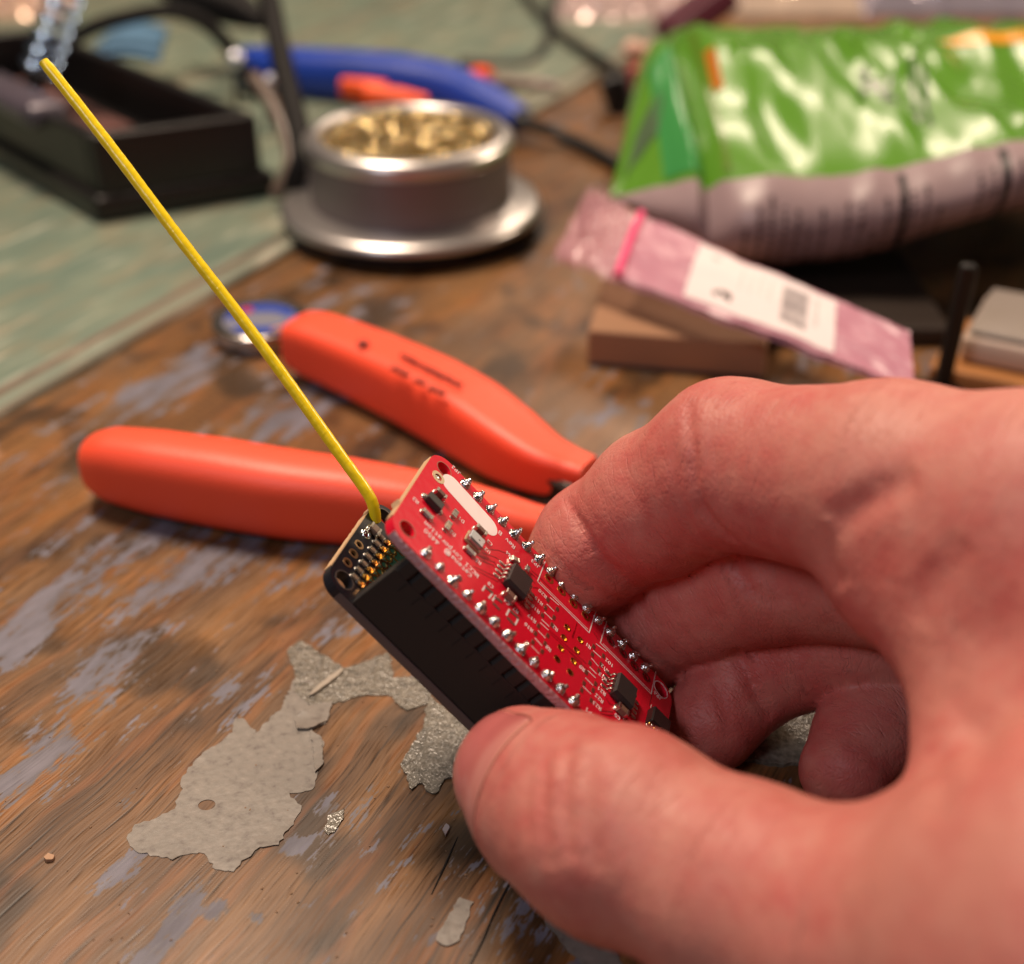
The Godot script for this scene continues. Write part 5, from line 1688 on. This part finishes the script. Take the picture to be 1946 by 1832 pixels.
func build_iron_stand() -> void:
	# black base, its near corner towards the camera
	var c: Vector3 = Vector3(-118.29, 2.90, -358.00)
	var r: Vector3 = (Vector3(-71.79, 2.90, -381.49) - c)
	var right := r.normalized()
	var back := Vector3(right.z, 0, -right.x).normalized()
	if back.z > 0: back = -back
	var splay: Vector3 = (Vector3(-163.15, 2.90, -408.62) - c).normalized()
	var wide := r.length() * 1.03
	var deep := 150.0
	var basis := Basis(right, Vector3.UP, -splay)
	var o := thing("iron_stand", "black soldering iron stand with a wire coil holder and sponge tray", "iron stand", c)
	var black := mat(Color(0.085, 0.075, 0.075), 0.36)
	bumpy(black, noise_tex(0.1, 128, 3, 311), 0.01, 8.0)
	var ms := Mesher.new()
	ms.box(basis * Vector3(wide * 0.5, 4.0, -deep * 0.5), Vector3(wide, 8.0, deep), 1.4, basis)
	part("base", ms, black, o)
	ms = Mesher.new()
	# walls of the tray
	for q in [[Vector3(wide * 0.5, 16, -4.0), Vector3(wide - 6, 17.5, 5.0)], [Vector3(wide * 0.5, 16, -deep + 6.0), Vector3(wide - 6, 17.5, 4.5)], [Vector3(5.2, 16, -deep * 0.5), Vector3(5.0, 17.4, deep - 12)], [Vector3(wide - 5.2, 16, -deep * 0.5), Vector3(4.5, 17.4, deep - 12)]]:
		ms.box(basis * q[0], q[1], 1.0, basis)
	part("tray_wall", ms, black, o)
	ms = Mesher.new()
	var f := fnoise(313, 3)
	var sp := func(u, v):
		var x: float = lerpf(6.0, wide - 22.0, u)
		var z: float = lerpf(-deep * 0.78, -36.0, v)
		return basis * Vector3(x, 17.0 + 1.3 * f.get_noise_2d(x * 0.05, z * 0.05) - 5.0 * pow(maxf(absf(u - 0.5), absf(v - 0.5)) * 2.0, 14.0), z)
	ms.sheet(24, 24, sp)
	var sponge_m := mat(Color(0.36, 0.22, 0.20), 0.85)
	bumpy(sponge_m, noise_tex(0.06, 128, 3, 314), 0.06, 9.0)
	part("sponge", ms, sponge_m, o)
	ms = Mesher.new()
	ms.box(basis * Vector3(4, 24.0, -deep * 0.36), Vector3(13, 8.0, deep * 0.3), 2.5, basis)
	part("holder_block", ms, mat(Color(0.34, 0.31, 0.35), 0.3, 0.2), o)
	# the coil that takes the hot iron
	var inv := Transform3D(Basis(), c).affine_inverse()
	var p0: Vector3 = inv * Vector3(-147.76, 30.66, -415.14)
	var p1: Vector3 = inv * Vector3(-130.61, 62.05, -413.53)
	var ax := (p1 - p0).normalized()
	var u := ax.cross(Vector3(0, 0, 1)).normalized()
	var v := ax.cross(u)
	var line := []
	var turns := 7.0
	for i in 161:
		var t := i / 160.0
		line.append(p0.lerp(p1, t) + (u * cos(TAU * turns * t) + v * sin(TAU * turns * t)) * 5.0)
	ms = Mesher.new()
	ms.tube(line, 1.0, 10)
	part("wire_coil", ms, mat(Color(0.62, 0.72, 0.84), 0.14, 1.0), o)
	ms = Mesher.new()
	ms.tube([p0 - ax * 16, p0 + ax * 0.5], 3.4, 14)
	part("coil_socket", ms, black, o)

func build_blue_tool() -> void:
	var line := [Vector3(-103.17, 11.00, -503.15), Vector3(-99.35, 11.00, -501.63), Vector3(-80.21, 11.50, -492.25), Vector3(-59.94, 12.00, -484.55), Vector3(-40.28, 12.00, -477.47), Vector3(-22.92, 11.00, -468.81), Vector3(-10.60, 9.50, -457.11), Vector3(-1.44, 8.50, -446.79), Vector3(3.02, 8.00, -441.82)]
	var base: Vector3 = Vector3(-48.34, 2.90, -477.55)
	var o := thing("desoldering_tool", "blue hand tool with orange slide and black cord lying behind the tip cleaner", "hand tool", base)
	var pts := []
	for q in line: pts.append(q - base)
	var p := spline(pts, 6)
	var w := spline([5.0, 6.6, 8.2, 8.6, 9.0, 8.8, 7.6, 5.6, 4.4], 6)
	var sz := []
	for i in p.size(): sz.append(Vector2(w[i], w[i]))
	var blue := mat(Color(0.09, 0.23, 0.62), 0.42)
	var ms := Mesher.new()
	ms.loft(p, sz, 2.4, 24)
	part("handle", ms, blue, o)
	var orange := mat(Color(1.0, 0.36, 0.12), 0.4)
	ms = Mesher.new()
	var s1 := [Vector3(-58.75, 14.00, -465.92), Vector3(-43.65, 14.00, -461.89)]
	var s2 := [Vector3(-50.00, 12.00, -459.89), Vector3(-38.73, 12.00, -455.99), Vector3(-29.22, 11.00, -454.39)]
	ms.loft([s1[0] - base + Vector3(0, 0, 6), s1[0].lerp(s1[1], 0.5) - base + Vector3(0, 0, 6.4), s1[1] - base + Vector3(0, 0, 6)], [Vector2(2.6, 3.4), Vector2(3.0, 3.6), Vector2(2.8, 3.2)], 3.4, 16)
	ms.loft([s2[0] - base + Vector3(0, 0, 5.6), s2[1] - base + Vector3(0, 0, 5.4), s2[2] - base + Vector3(0, 0, 5)], [Vector2(3.2, 4.6), Vector2(3.4, 4.4), Vector2(2.6, 3.2)], 3.4, 16)
	part("slide", ms, orange, o)
	ms = Mesher.new()
	var e := [Vector3(-13.43, 8.00, -499.69), Vector3(-8.80, 8.00, -493.84)]
	ms.loft([e[0] - base, e[0].lerp(e[1], 0.5) - base, e[1] - base], [Vector2(3.2, 3.0), Vector2(3.8, 3.6), Vector2(3.0, 3.0)], 3.0, 14)
	part("end_button", ms, orange, o)
	ms = Mesher.new()
	ms.tube(spline([Vector3(-8.45, 7.00, -496.13), Vector3(3.37, 5.00, -499.20), Vector3(17.25, 3.40, -499.30)].map(func(q): return q - base), 6), 2.2, 12)
	part("probe", ms, mat(Color(0.62, 0.54, 0.52), 0.4, 0.6), o)
	ms = Mesher.new()
	ms.tube(spline([Vector3(1.96, 8.00, -442.42), Vector3(6.56, 7.00, -439.79), Vector3(15.50, 4.00, -440.20), Vector3(25.59, 3.00, -427.48), Vector3(34.68, 3.00, -408.32), Vector3(41.59, 3.00, -391.50), Vector3(50.30, 3.00, -382.13)].map(func(q): return q - base), 8), 2.2, 12)
	part("cord", ms, mat(Color(0.025, 0.022, 0.022), 0.5), o)
	ms = Mesher.new()
	ms.tube([Vector3(0.53, 8.40, -443.48), Vector3(5.49, 7.40, -439.65)].map(func(q): return q - base), [4.2, 2.8], 14)
	part("strain_relief", ms, mat(Color(0.025, 0.022, 0.03), 0.5), o)

func build_bags() -> void:
	# large green pouch lying on its back, its printed grey foot towards us
	var o := thing("green_pouch", "large glossy green plastic pouch with a grey printed foot, lying on its back", "pouch", Vector3(92.78, 0.00, -335.27))
	var base: Vector3 = Vector3(92.78, 0.00, -335.27)
	var f := fnoise(321, 4, 0.55)
	var keys := [Vector2(-302, 7), Vector2(-293, 9), Vector2(-289, 16), Vector2(-290, 23), Vector2(-297, 29), Vector2(-312, 33.5), Vector2(-330, 37), Vector2(-352, 40), Vector2(-368, 41), Vector2(-383, 38.5), Vector2(-402, 31), Vector2(-408, 20), Vector2(-395, 9), Vector2(-350, 5)]
	var ring_at := func(x):
		var t: float = (x - 26.0) / 175.0
		var fat := smoothstep(0.0, 0.20, t) * smoothstep(1.0, 0.80, t)
		fat = pow(fat, 0.6)
		var out := []
		for k in keys.size():
			var q: Vector2 = keys[k]
			# towards the side seal the pouch flattens to a slanting strip
			var up := clampf((-q.x - 290.0) / 85.0, 0.0, 1.0) * smoothstep(-0.02, 0.17, t)
			var flat := Vector2(-312.0 - 56.0 * up, 17.0 + 24.0 * up - (0.0 if k < 9 else 0.8))
			var p := flat.lerp(q, fat)
			p = Vector2(-309.0 + (p.x + 292.0) * 1.316, p.y + 2.0)
			var sag: float = -smoothstep(0.26, 0.62, t) * [30.0, 30.0, 28.0, 25.0, 20.0, 8.0, 0.0, 0.0, 0.0, 0.0, 0.0, 0.0, 10.0, 26.0][k]
			var calm := 0.35 if k < 5 else 1.0
			var wr: float = calm * 4.5 * f.get_noise_3d(x * 0.03, q.x * 0.03, q.y * 0.05) + calm * 3.2 * f.get_noise_3d(x * 0.11 + q.x * 0.06, q.x * 0.05, q.y * 0.05 + 20.0) - 5.0 * exp(-pow((t - 0.135) / 0.012, 2.0)) + calm * 6.0 * absf(f.get_noise_2d(x * 0.05 + q.x * 0.05, q.x * 0.02 - x * 0.02))
			out.append(Vector3(x, p.y - sag * 0.5 + 0.0 + wr * (0.35 + 0.65 * fat), p.x + wr * 0.6))
		return out
	var green := mat(Color(0.34, 0.54, 0.15), 0.24, 0.0, 0.65)
	var foil := mat(Color(0.64, 0.59, 0.60), 0.40, 0.0, 0.5)
	var body := []
	var gusset := []
	for i in 61:
		var x := lerpf(26.0, 201.0, i / 60.0)
		var r: Array = (ring_at as Callable).call(x)
		var loop := r.duplicate()
		loop.append(r[0])
		var line := spline(loop, 4)
		body.append(PackedVector3Array(line.slice(16, line.size() - 1)))
		gusset.append(PackedVector3Array(line.slice(0, 17)))
	for part_index in 2:
		var rows: Array = body if part_index == 0 else gusset
		var cols: int = rows[0].size() - 1
		var ms := Mesher.new()
		var at := func(u, v): return rows[int(round(u * 60))][int(round(v * cols))] - base
		ms.sheet(60, cols, at, Vector3(0, 1, 0.6), 70.0)
		if part_index == 0:
			var bm := part("pouch_body", ms, green, o)
			# side seal, orange strip, printed dark word and pale leaf shapes
			seal(bm, body, base)
		else:
			foil.albedo_texture = print_texture()
			part("printed_foot", ms, foil, o)
	# back and underside so that the pouch is closed
	var under := Mesher.new()
	var cl := func(u, v):
		var i := int(round(u * 60))
		var b: Vector3 = body[i][body[i].size() - 1]
		var g: Vector3 = gusset[i][0]
		return b.lerp(g, v) - base
	under.sheet(60, 2, cl, Vector3(0, -1, 0), 70.0)
	part("underside", under, green, o)

	# pink anti-static bag with a white label, lying on a cardboard box
	var q := [Vector3(19.60, 23.26, -325.62), Vector3(10.05, 17.87, -298.66), Vector3(80.17, 16.09, -231.52), Vector3(83.35, 19.58, -250.21)]
	var pb := thing("pink_bag", "pink translucent zip bag with a white barcode label, lying across the cardboard box", "zip bag", q[1])
	var pink := mat(Color(0.74, 0.51, 0.58, 0.86), 0.34, 0.0, 0.5)
	pink.transparency = BaseMaterial3D.TRANSPARENCY_ALPHA
	var clear := mat(Color(0.86, 0.66, 0.70, 0.50), 0.16, 0.0, 0.6)
	clear.transparency = BaseMaterial3D.TRANSPARENCY_ALPHA
	var sheet_at := func(u, v, lift):
		var p: Vector3 = q[0].lerp(q[3], u).lerp(q[1].lerp(q[2], u), v)
		var puff := sin(clampf(u, 0.0, 1.0) * PI) * sin(v * PI)
		var loose := smoothstep(0.24, 0.05, u)
		var crinkle: float = f.get_noise_2d(u * 5.0, v * 2.5) * 0.9 + loose * (3.4 * absf(f.get_noise_2d(u * 34.0 + v * 3.0, v * 9.0)) + 1.6 * f.get_noise_2d(u * 70.0, v * 22.0)) 
		return p - q[1] + Vector3(0, lift * (0.9 + 1.1 * puff) + crinkle - 1.6 * loose * (v - 0.3), 0)
	for k in 2:
		var ms2 := Mesher.new()
		var u0 := 0.0 if k == 0 else 0.20
		var u1 := 0.20 if k == 0 else 1.0
		var top_at := func(u, v): return (sheet_at as Callable).call(lerpf(u0, u1, u), v, 1.0)
		var low_at := func(u, v): return (sheet_at as Callable).call(lerpf(u0, u1, u), v, -0.6)
		ms2.sheet(60, 24, top_at, Vector3.UP)
		ms2.sheet(60, 24, low_at, Vector3.DOWN)
		part("bag_mouth" if k == 0 else "bag_film", ms2, clear if k == 0 else pink, pb)
	var label := Mesher.new()
	var lab_at := func(u, v): return (sheet_at as Callable).call(lerpf(0.40, 0.805, u), lerpf(0.06, 0.93, v), 1.0) + Vector3(0, 0.25, 0)
	label.sheet(20, 10, lab_at, Vector3.UP)
	var lm := mat(Color.WHITE, 0.5)
	lm.albedo_texture = label_texture()
	part("label", label, lm, pb)
	var zip := Mesher.new()
	var zl := []
	for k in 13: zl.append((sheet_at as Callable).call(0.195 + 0.012 * k / 12.0, k / 12.0, 1.0) + Vector3(0, 0.6, 0))
	zip.tube(zl, 1.0, 10)
	part("zip_strip", zip, mat(Color(0.92, 0.28, 0.50), 0.35), pb)

func seal(bm: Node, body: Array, base: Vector3) -> void:
	# print on the pouch follows its surface: u along the pouch, v from the foot edge over the top
	var put := func(u: float, v: float) -> Vector3:
		var i := clampf(u, 0.0, 1.0) * 60.0
		var a: PackedVector3Array = body[int(i)]
		var b: PackedVector3Array = body[mini(int(i) + 1, 60)]
		var j := clampf(v, 0.0, 1.0) * (a.size() - 1)
		var j1 := mini(int(j) + 1, a.size() - 1)
		var p := a[int(j)].lerp(a[j1], j - int(j))
		var q := b[int(j)].lerp(b[j1], j - int(j))
		return p.lerp(q, i - int(i)) - base + Vector3(0, 0.35, 0.30)
	var dark := Color(0.16, 0.30, 0.09)
	var shapes := [
		[dark, 0.40, 0.409, 0.19, 0.27, 0.4], [dark, 0.412, 0.43, 0.21, 0.24, 0.1], [dark, 0.415, 0.425, 0.17, 0.26, -0.3], [dark, 0.433, 0.441, 0.18, 0.25, 0.4], [dark, 0.47, 0.478, 0.12, 0.28, 0.5], [dark, 0.48, 0.488, 0.10, 0.26, 0.5],
		[Color(0.90, 0.60, 0.16), 0.60, 0.78, 0.34, 0.385, -0.6], [Color(0.22, 0.52, 0.26), 0.075, 0.130, 0.02, 0.40, 0.0], [Color(0.30, 0.38, 0.27), 0.03, 0.085, 0.17, 0.27, 0.3], [Color(0.72, 0.40, 0.12), 0.168, 0.182, 0.22, 0.31, 0.0], [Color(0.33, 0.45, 0.10), 0.155, 0.165, 0.02, 0.42, 0.0]]
	for s in shapes:
		var ms := Mesher.new()
		var at := func(u, v): return (put as Callable).call(lerpf(s[1], s[2], u) + (v - 0.5) * s[5] * 0.08, lerpf(s[3], s[4], v))
		ms.sheet(8, 8, at, Vector3(0, 1, 0.6))
		part("print", ms, mat(s[0], 0.26, 0.0, 0.6), bm)

func print_texture() -> ImageTexture:
	# small print in dark lines that run up the foot
	var im := Image.create(512, 128, false, Image.FORMAT_RGB8)
	im.fill(Color(0.92, 0.86, 0.86))
	var rng := RandomNumberGenerator.new()
	rng.seed = 19
	for i in 44:
		var x := 90 + i * 9
		if i in [7, 16, 17, 30, 31]: continue
		var y := 20
		while y < 108:
			var l := rng.randi_range(3, 14)
			if y > 100 - rng.randi_range(0, 40) * (1 if i % 5 == 0 else 0): break
			im.fill_rect(Rect2i(x, y, 3, l), Color(0.45, 0.39, 0.40))
			y += l + 3
	for x in [200, 268, 402]: im.fill_rect(Rect2i(x, 6, 5, 116), Color(0.12, 0.10, 0.11))
	return ImageTexture.create_from_image(im)

func label_texture() -> ImageTexture:
	var im := Image.create(512, 256, false, Image.FORMAT_RGB8)
	im.fill(Color(0.86, 0.81, 0.81))
	var rng := RandomNumberGenerator.new()
	rng.seed = 23
	# barcode
	var y := 34
	while y < 206:
		var l := rng.randi_range(2, 6)
		im.fill_rect(Rect2i(330, y, 88, l), Color(0.24, 0.21, 0.22))
		y += l + rng.randi_range(2, 5)
	# a dark emblem and faint lines of small print
	for q in [[96, 196, 20, 20], [116, 186, 34, 16], [130, 202, 26, 14], [148, 190, 14, 30], [60, 40, 30, 10]]: im.fill_rect(Rect2i(q[0], q[1], q[2], q[3]), Color(0.25, 0.21, 0.21))
	for k in 4:
		var x := 180 + k * 34
		var yy := 40
		while yy < 150:
			var l := rng.randi_range(6, 18)
			im.fill_rect(Rect2i(x, yy, 6, l), Color(0.66, 0.61, 0.60))
			yy += l + 7
	for k in 9: im.fill_rect(Rect2i(440, 40 + k * 16, 14, 9), Color(0.68, 0.63, 0.62))
	return ImageTexture.create_from_image(im)

func build_clutter() -> void:
	# cardboard box under the pink bag
	var a: Vector3 = Vector3(17.37, 0.00, -275.65)
	var b: Vector3 = Vector3(57.80, 0.00, -268.22)
	var along := (b - a).normalized()
	var back := Vector3(along.z, 0, -along.x)
	if back.z > 0: back = -back
	var o := thing("cardboard_box", "small brown cardboard box half hidden under the pink zip bag", "box", a, Basis(along, Vector3.UP, -back))
	var card := mat(Color(0.62, 0.46, 0.34), 0.75)
	bumpy(card, noise_tex(0.05, 128, 3, 331), 0.006, 12.0)
	var len := a.distance_to(b)
	var ms := Mesher.new()
	ms.box(Vector3(len * 0.5, 4.6, -20), Vector3(len, 9.2, 40), 0.8)
	part("carton", ms, card, o)
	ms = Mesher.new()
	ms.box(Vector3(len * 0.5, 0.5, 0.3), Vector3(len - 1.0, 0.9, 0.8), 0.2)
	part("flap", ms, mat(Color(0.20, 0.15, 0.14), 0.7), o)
	# box filling the dark gap under the pouch, shade painted into its brown
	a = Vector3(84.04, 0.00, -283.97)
	o = thing("shade_box", "low wooden box with the shade under the green pouch painted into its dark brown", "box", a)
	var shaded_brown := mat(Color(0.15, 0.105, 0.075), 0.6)
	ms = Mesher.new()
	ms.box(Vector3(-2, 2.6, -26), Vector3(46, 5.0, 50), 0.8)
	part("box_body", ms, shaded_brown, o)
	# black post
	a = Vector3(96.74, 0.00, -261.59)
	o = thing("black_post", "thin upright black plastic post beside the pink bag", "post", a)
	ms = Mesher.new()
	ms.box(Vector3(0, 15.5, 0), Vector3(3.4, 31, 3.0), 0.5, Basis(Vector3(0, 0, 1), -0.03))
	part("upright", ms, mat(Color(0.02, 0.017, 0.016), 0.5), o)
	ms = Mesher.new()
	ms.box(Vector3(0, 0.9, 0), Vector3(8, 1.8, 8), 0.4)
	part("foot", ms, mat(Color(0.02, 0.017, 0.016), 0.5), o)
	# orange-brown wood block with a grey case on it
	a = Vector3(110.80, 0.00, -264.87)
	var turn := Basis(Vector3.UP, -0.5)
	o = thing("wood_block", "orange-brown block of bare wood under the grey case", "wood block", a, turn)
	ms = Mesher.new()
	ms.box(Vector3(8, 2.4, -8), Vector3(46, 4.8, 30), 0.6)
	part("block", ms, mat(Color(0.66, 0.44, 0.24), 0.6), o)
	o = thing("grey_case", "pale grey flat plastic case lying on the wood block", "case", a + Vector3(0, 4.8, 0), turn)
	ms = Mesher.new()
	ms.box(Vector3(12, 3.4, -12), Vector3(44, 6.6, 28), 1.2)
	var lower := part("case_body", ms, mat(Color(0.74, 0.66, 0.60), 0.45), o)
	ms = Mesher.new()
	ms.box(Vector3(12, 7.5, -12), Vector3(42, 1.6, 26), 0.7)
	part("case_lid", ms, mat(Color(0.55, 0.51, 0.48), 0.4), o)

	# cables at the back
	var black := mat(Color(0.07, 0.06, 0.06), 0.6, 0.0, 0.3)
	cable("black_cable", "black cable arching over the iron stand's tray at the upper left", [Vector3(-165.06, 19.76, -479.08), Vector3(-154.72, 26.46, -483.26), Vector3(-140.62, 31.24, -486.25), Vector3(-121.40, 33.02, -489.72), Vector3(-107.65, 25.50, -492.10), Vector3(-97.38, 10.92, -490.07), Vector3(-85.06, -0.22, -478.39), Vector3(-75.76, -10.85, -459.95)], 2.8, black)
	cable("black_cable", "thick black cable dropping steeply to the rim of the tip cleaner", [Vector3(-80.42, 56.88, -440.96), Vector3(-75.97, 49.69, -429.39), Vector3(-71.91, 40.48, -414.20), Vector3(-67.32, 30.36, -398.45), Vector3(-62.86, 22.05, -383.82), Vector3(-61.29, 16.10, -375.38), Vector3(-63.77, 10.22, -374.07)], 3.5, black)
	cable("black_cable", "thin dark cable loop lying on the bench behind the blue tool", [Vector3(-19.52, 4.00, -533.67), Vector3(-6.92, 3.00, -532.74), Vector3(4.63, 3.00, -534.35), Vector3(12.37, 3.00, -554.34), Vector3(16.75, 3.00, -590.69), Vector3(18.96, 3.00, -640.17), Vector3(21.05, 3.00, -700.03)], 2.2, mat(Color(0.06, 0.05, 0.045), 0.5))
	cable("black_cable", "dark cable running right from the loop toward the green pouch", [Vector3(3.12, 4.00, -682.26), Vector3(11.31, 4.00, -624.68), Vector3(19.70, 4.00, -582.59), Vector3(29.39, 5.00, -547.95), Vector3(38.99, 6.00, -514.85), Vector3(42.98, 6.00, -486.99), Vector3(43.20, 4.00, -463.99)], 2.4, mat(Color(0.07, 0.05, 0.045), 0.5))
	cable("clear_tube", "pale translucent tube bending down beside the thick black cable", [Vector3(-78.31, 31.43, -406.19), Vector3(-71.76, 26.33, -395.93), Vector3(-66.30, 19.46, -384.56), Vector3(-65.00, 13.49, -376.11), Vector3(-69.06, 6.91, -374.36)], 2.4, mat(Color(0.40, 0.34, 0.30), 0.4))
	o = thing("black_tool", "black rubber-sleeved tool lying at the back edge above the blue tool's tip", "tool", Vector3(-131.00, 35.49, -524.28))
	ms = Mesher.new()
	ms.loft([Vector3.ZERO, (Vector3(-115.43, 31.50, -515.89) - Vector3(-131.00, 35.49, -524.28)), (Vector3(-101.53, 29.60, -508.81) - Vector3(-131.00, 35.49, -524.28)), (Vector3(-91.95, 26.88, -502.39) - Vector3(-131.00, 35.49, -524.28))], [Vector2(6, 6), Vector2(7.5, 7.5), Vector2(6.5, 6.5), Vector2(3.5, 3.5)], 2.2, 16)
	part("rubber_sleeve", ms, black, o)
	# small metal clips that catch the light
	for k in 2:
		var at: Vector3 = Vector3(-98.70, 18.96, -478.58) if k == 0 else Vector3(-81.84, 18.93, -443.18)
		o = thing("metal_clip", "shiny round metal clip end left of the blue tool" if k == 0 else "shiny narrow metal clip beside the thick black cable", "clip", at)
		ms = Mesher.new()
		ms.ball(Vector3.ZERO, Vector3(3.4, 3.4, 3.4) if k == 0 else Vector3(2.2, 4.6, 2.2), 18, 12, Basis(Vector3(0, 0, 1), -0.35))
		part("jaw", ms, mat(Color(0.85, 0.86, 0.90), 0.3, 1.0), o)
		ms = Mesher.new()
		ms.tube([Vector3(0, -1, 0), Vector3(-2, -20, 0), Vector3(-3, -62 + 20 * k, 0)], 0.9, 8)
		part("stem", ms, black, o)
	# pale blue lid behind the sponge
	var q := [Vector3(-154.72, 17.53, -477.68), Vector3(-153.60, 19.89, -514.53), Vector3(-131.00, 21.58, -515.59), Vector3(-126.52, 19.12, -478.68)]
	o = thing("blue_lid", "pale blue plastic lid lying behind the sponge of the iron stand", "lid", q[0])
	ms = Mesher.new()
	var lid_at := func(u, v): return q[0].lerp(q[3], u).lerp(q[1].lerp(q[2], u), v) - q[0] + Vector3(0, 3.0 * sin(u * PI), 0)
	ms.sheet(10, 6, lid_at)
	var lid_low := func(u, v): return q[0].lerp(q[3], u).lerp(q[1].lerp(q[2], u), v) - q[0] + Vector3(0, 3.0 * sin(u * PI) - 2.0, 0)
	ms.sheet(10, 6, lid_low, Vector3.DOWN)
	part("lid_top", ms, mat(Color(0.36, 0.50, 0.62), 0.25), o)

	# crumpled shiny wrappers along the back
	for k in 4:
		var spot: Vector3 = [Vector3(52.98, 0.00, -632.25), Vector3(132.18, 0.00, -651.93), Vector3(207.43, 0.00, -651.93), Vector3(-232.67, 0.00, -632.25)][k]
		var tone: Color = [Color(0.80, 0.71, 0.69), Color(0.95, 0.86, 0.78), Color(0.66, 0.64, 0.70), Color(0.80, 0.68, 0.60)][k]
		var size: Vector2 = [Vector2(70, 46), Vector2(64, 40), Vector2(90, 40), Vector2(60, 40)][k]
		var words: String = ["crumpled pinkish grey wrapper behind the blue tool and left of the pouch", "bright warm crinkled clear film just behind the green pouch", "bluish grey crinkled film behind the right end of the green pouch", "crumpled metallic film in the far left corner"][k]
		o = thing("wrapper", words, "wrapper", spot, Basis(), "crumpled wrappers at the back")
		var fw := fnoise(341 + k, 4, 0.6)
		ms = Mesher.new()
		var tall := 30.0 if k in [1, 2] else 12.0
		var crumple := func(u, v):
			var x: float = (u - 0.5) * size.x
			var z: float = (v - 0.5) * size.y
			var d := 1.0 - pow(maxf(absf(u - 0.5), absf(v - 0.5)) * 2.0, 3.0)
			return Vector3(x, 0.5 + d * tall * (0.75 + 0.35 * fw.get_noise_2d(x * 0.03, z * 0.03)) + d * 10.0 * fw.get_noise_2d(x * 0.15, z * 0.15), z)
		ms.sheet(44, 30, crumple, Vector3.UP, 35.0)
		part("film", ms, mat(tone, 0.10, 0.25), o)
	# dark maroon packet and a red and black plug on the wrapper
	o = thing("maroon_packet", "dark maroon packet standing behind the pink-grey wrapper", "packet", Vector3(73.13, 0.00, -571.80))
	ms = Mesher.new()
	ms.box(Vector3(4, 14, 0), Vector3(32, 12, 22), 2.0, Basis(Vector3(0, 0, 1), 0.55) * Basis(Vector3(0, 1, 0), 0.3))
	part("packet", ms, mat(Color(0.34, 0.14, 0.20), 0.4), o)
	o = thing("red_plug", "red and black plug with pink beads beside the pouch's left edge", "plug", Vector3(46.39, 0.00, -477.63))
	ms = Mesher.new()
	ms.box(Vector3(0, 9, 0), Vector3(7, 17, 7), 1.5, Basis(Vector3(0, 0, 1), 0.2))
	part("plug_body", ms, mat(Color(0.62, 0.18, 0.20), 0.4), o)
	ms = Mesher.new()
	ms.box(Vector3(-9, 7, 0), Vector3(9, 14, 8), 1.5, Basis(Vector3(0, 0, 1), 0.35))
	part("plug_body", ms, mat(Color(0.03, 0.022, 0.022), 0.45), o)
	for k in 4:
		ms = Mesher.new()
		ms.ball(Vector3(-3 + 7 * k, 22 - k, -4), Vector3(4, 3.4, 3.4), 14, 8)
		part("bead", ms, mat(Color(0.85, 0.68, 0.60), 0.3), o)

func cable(called: String, label: String, points: Array, r: float, m: Material) -> void:
	var o := thing(called, label, "cable" if called != "clear_tube" else "tube", points[0])
	var ms := Mesher.new()
	ms.tube(spline(points.map(func(p): return p - points[0]), 8), r, 12, 60.0, true)
	part("sheath", ms, m, o)
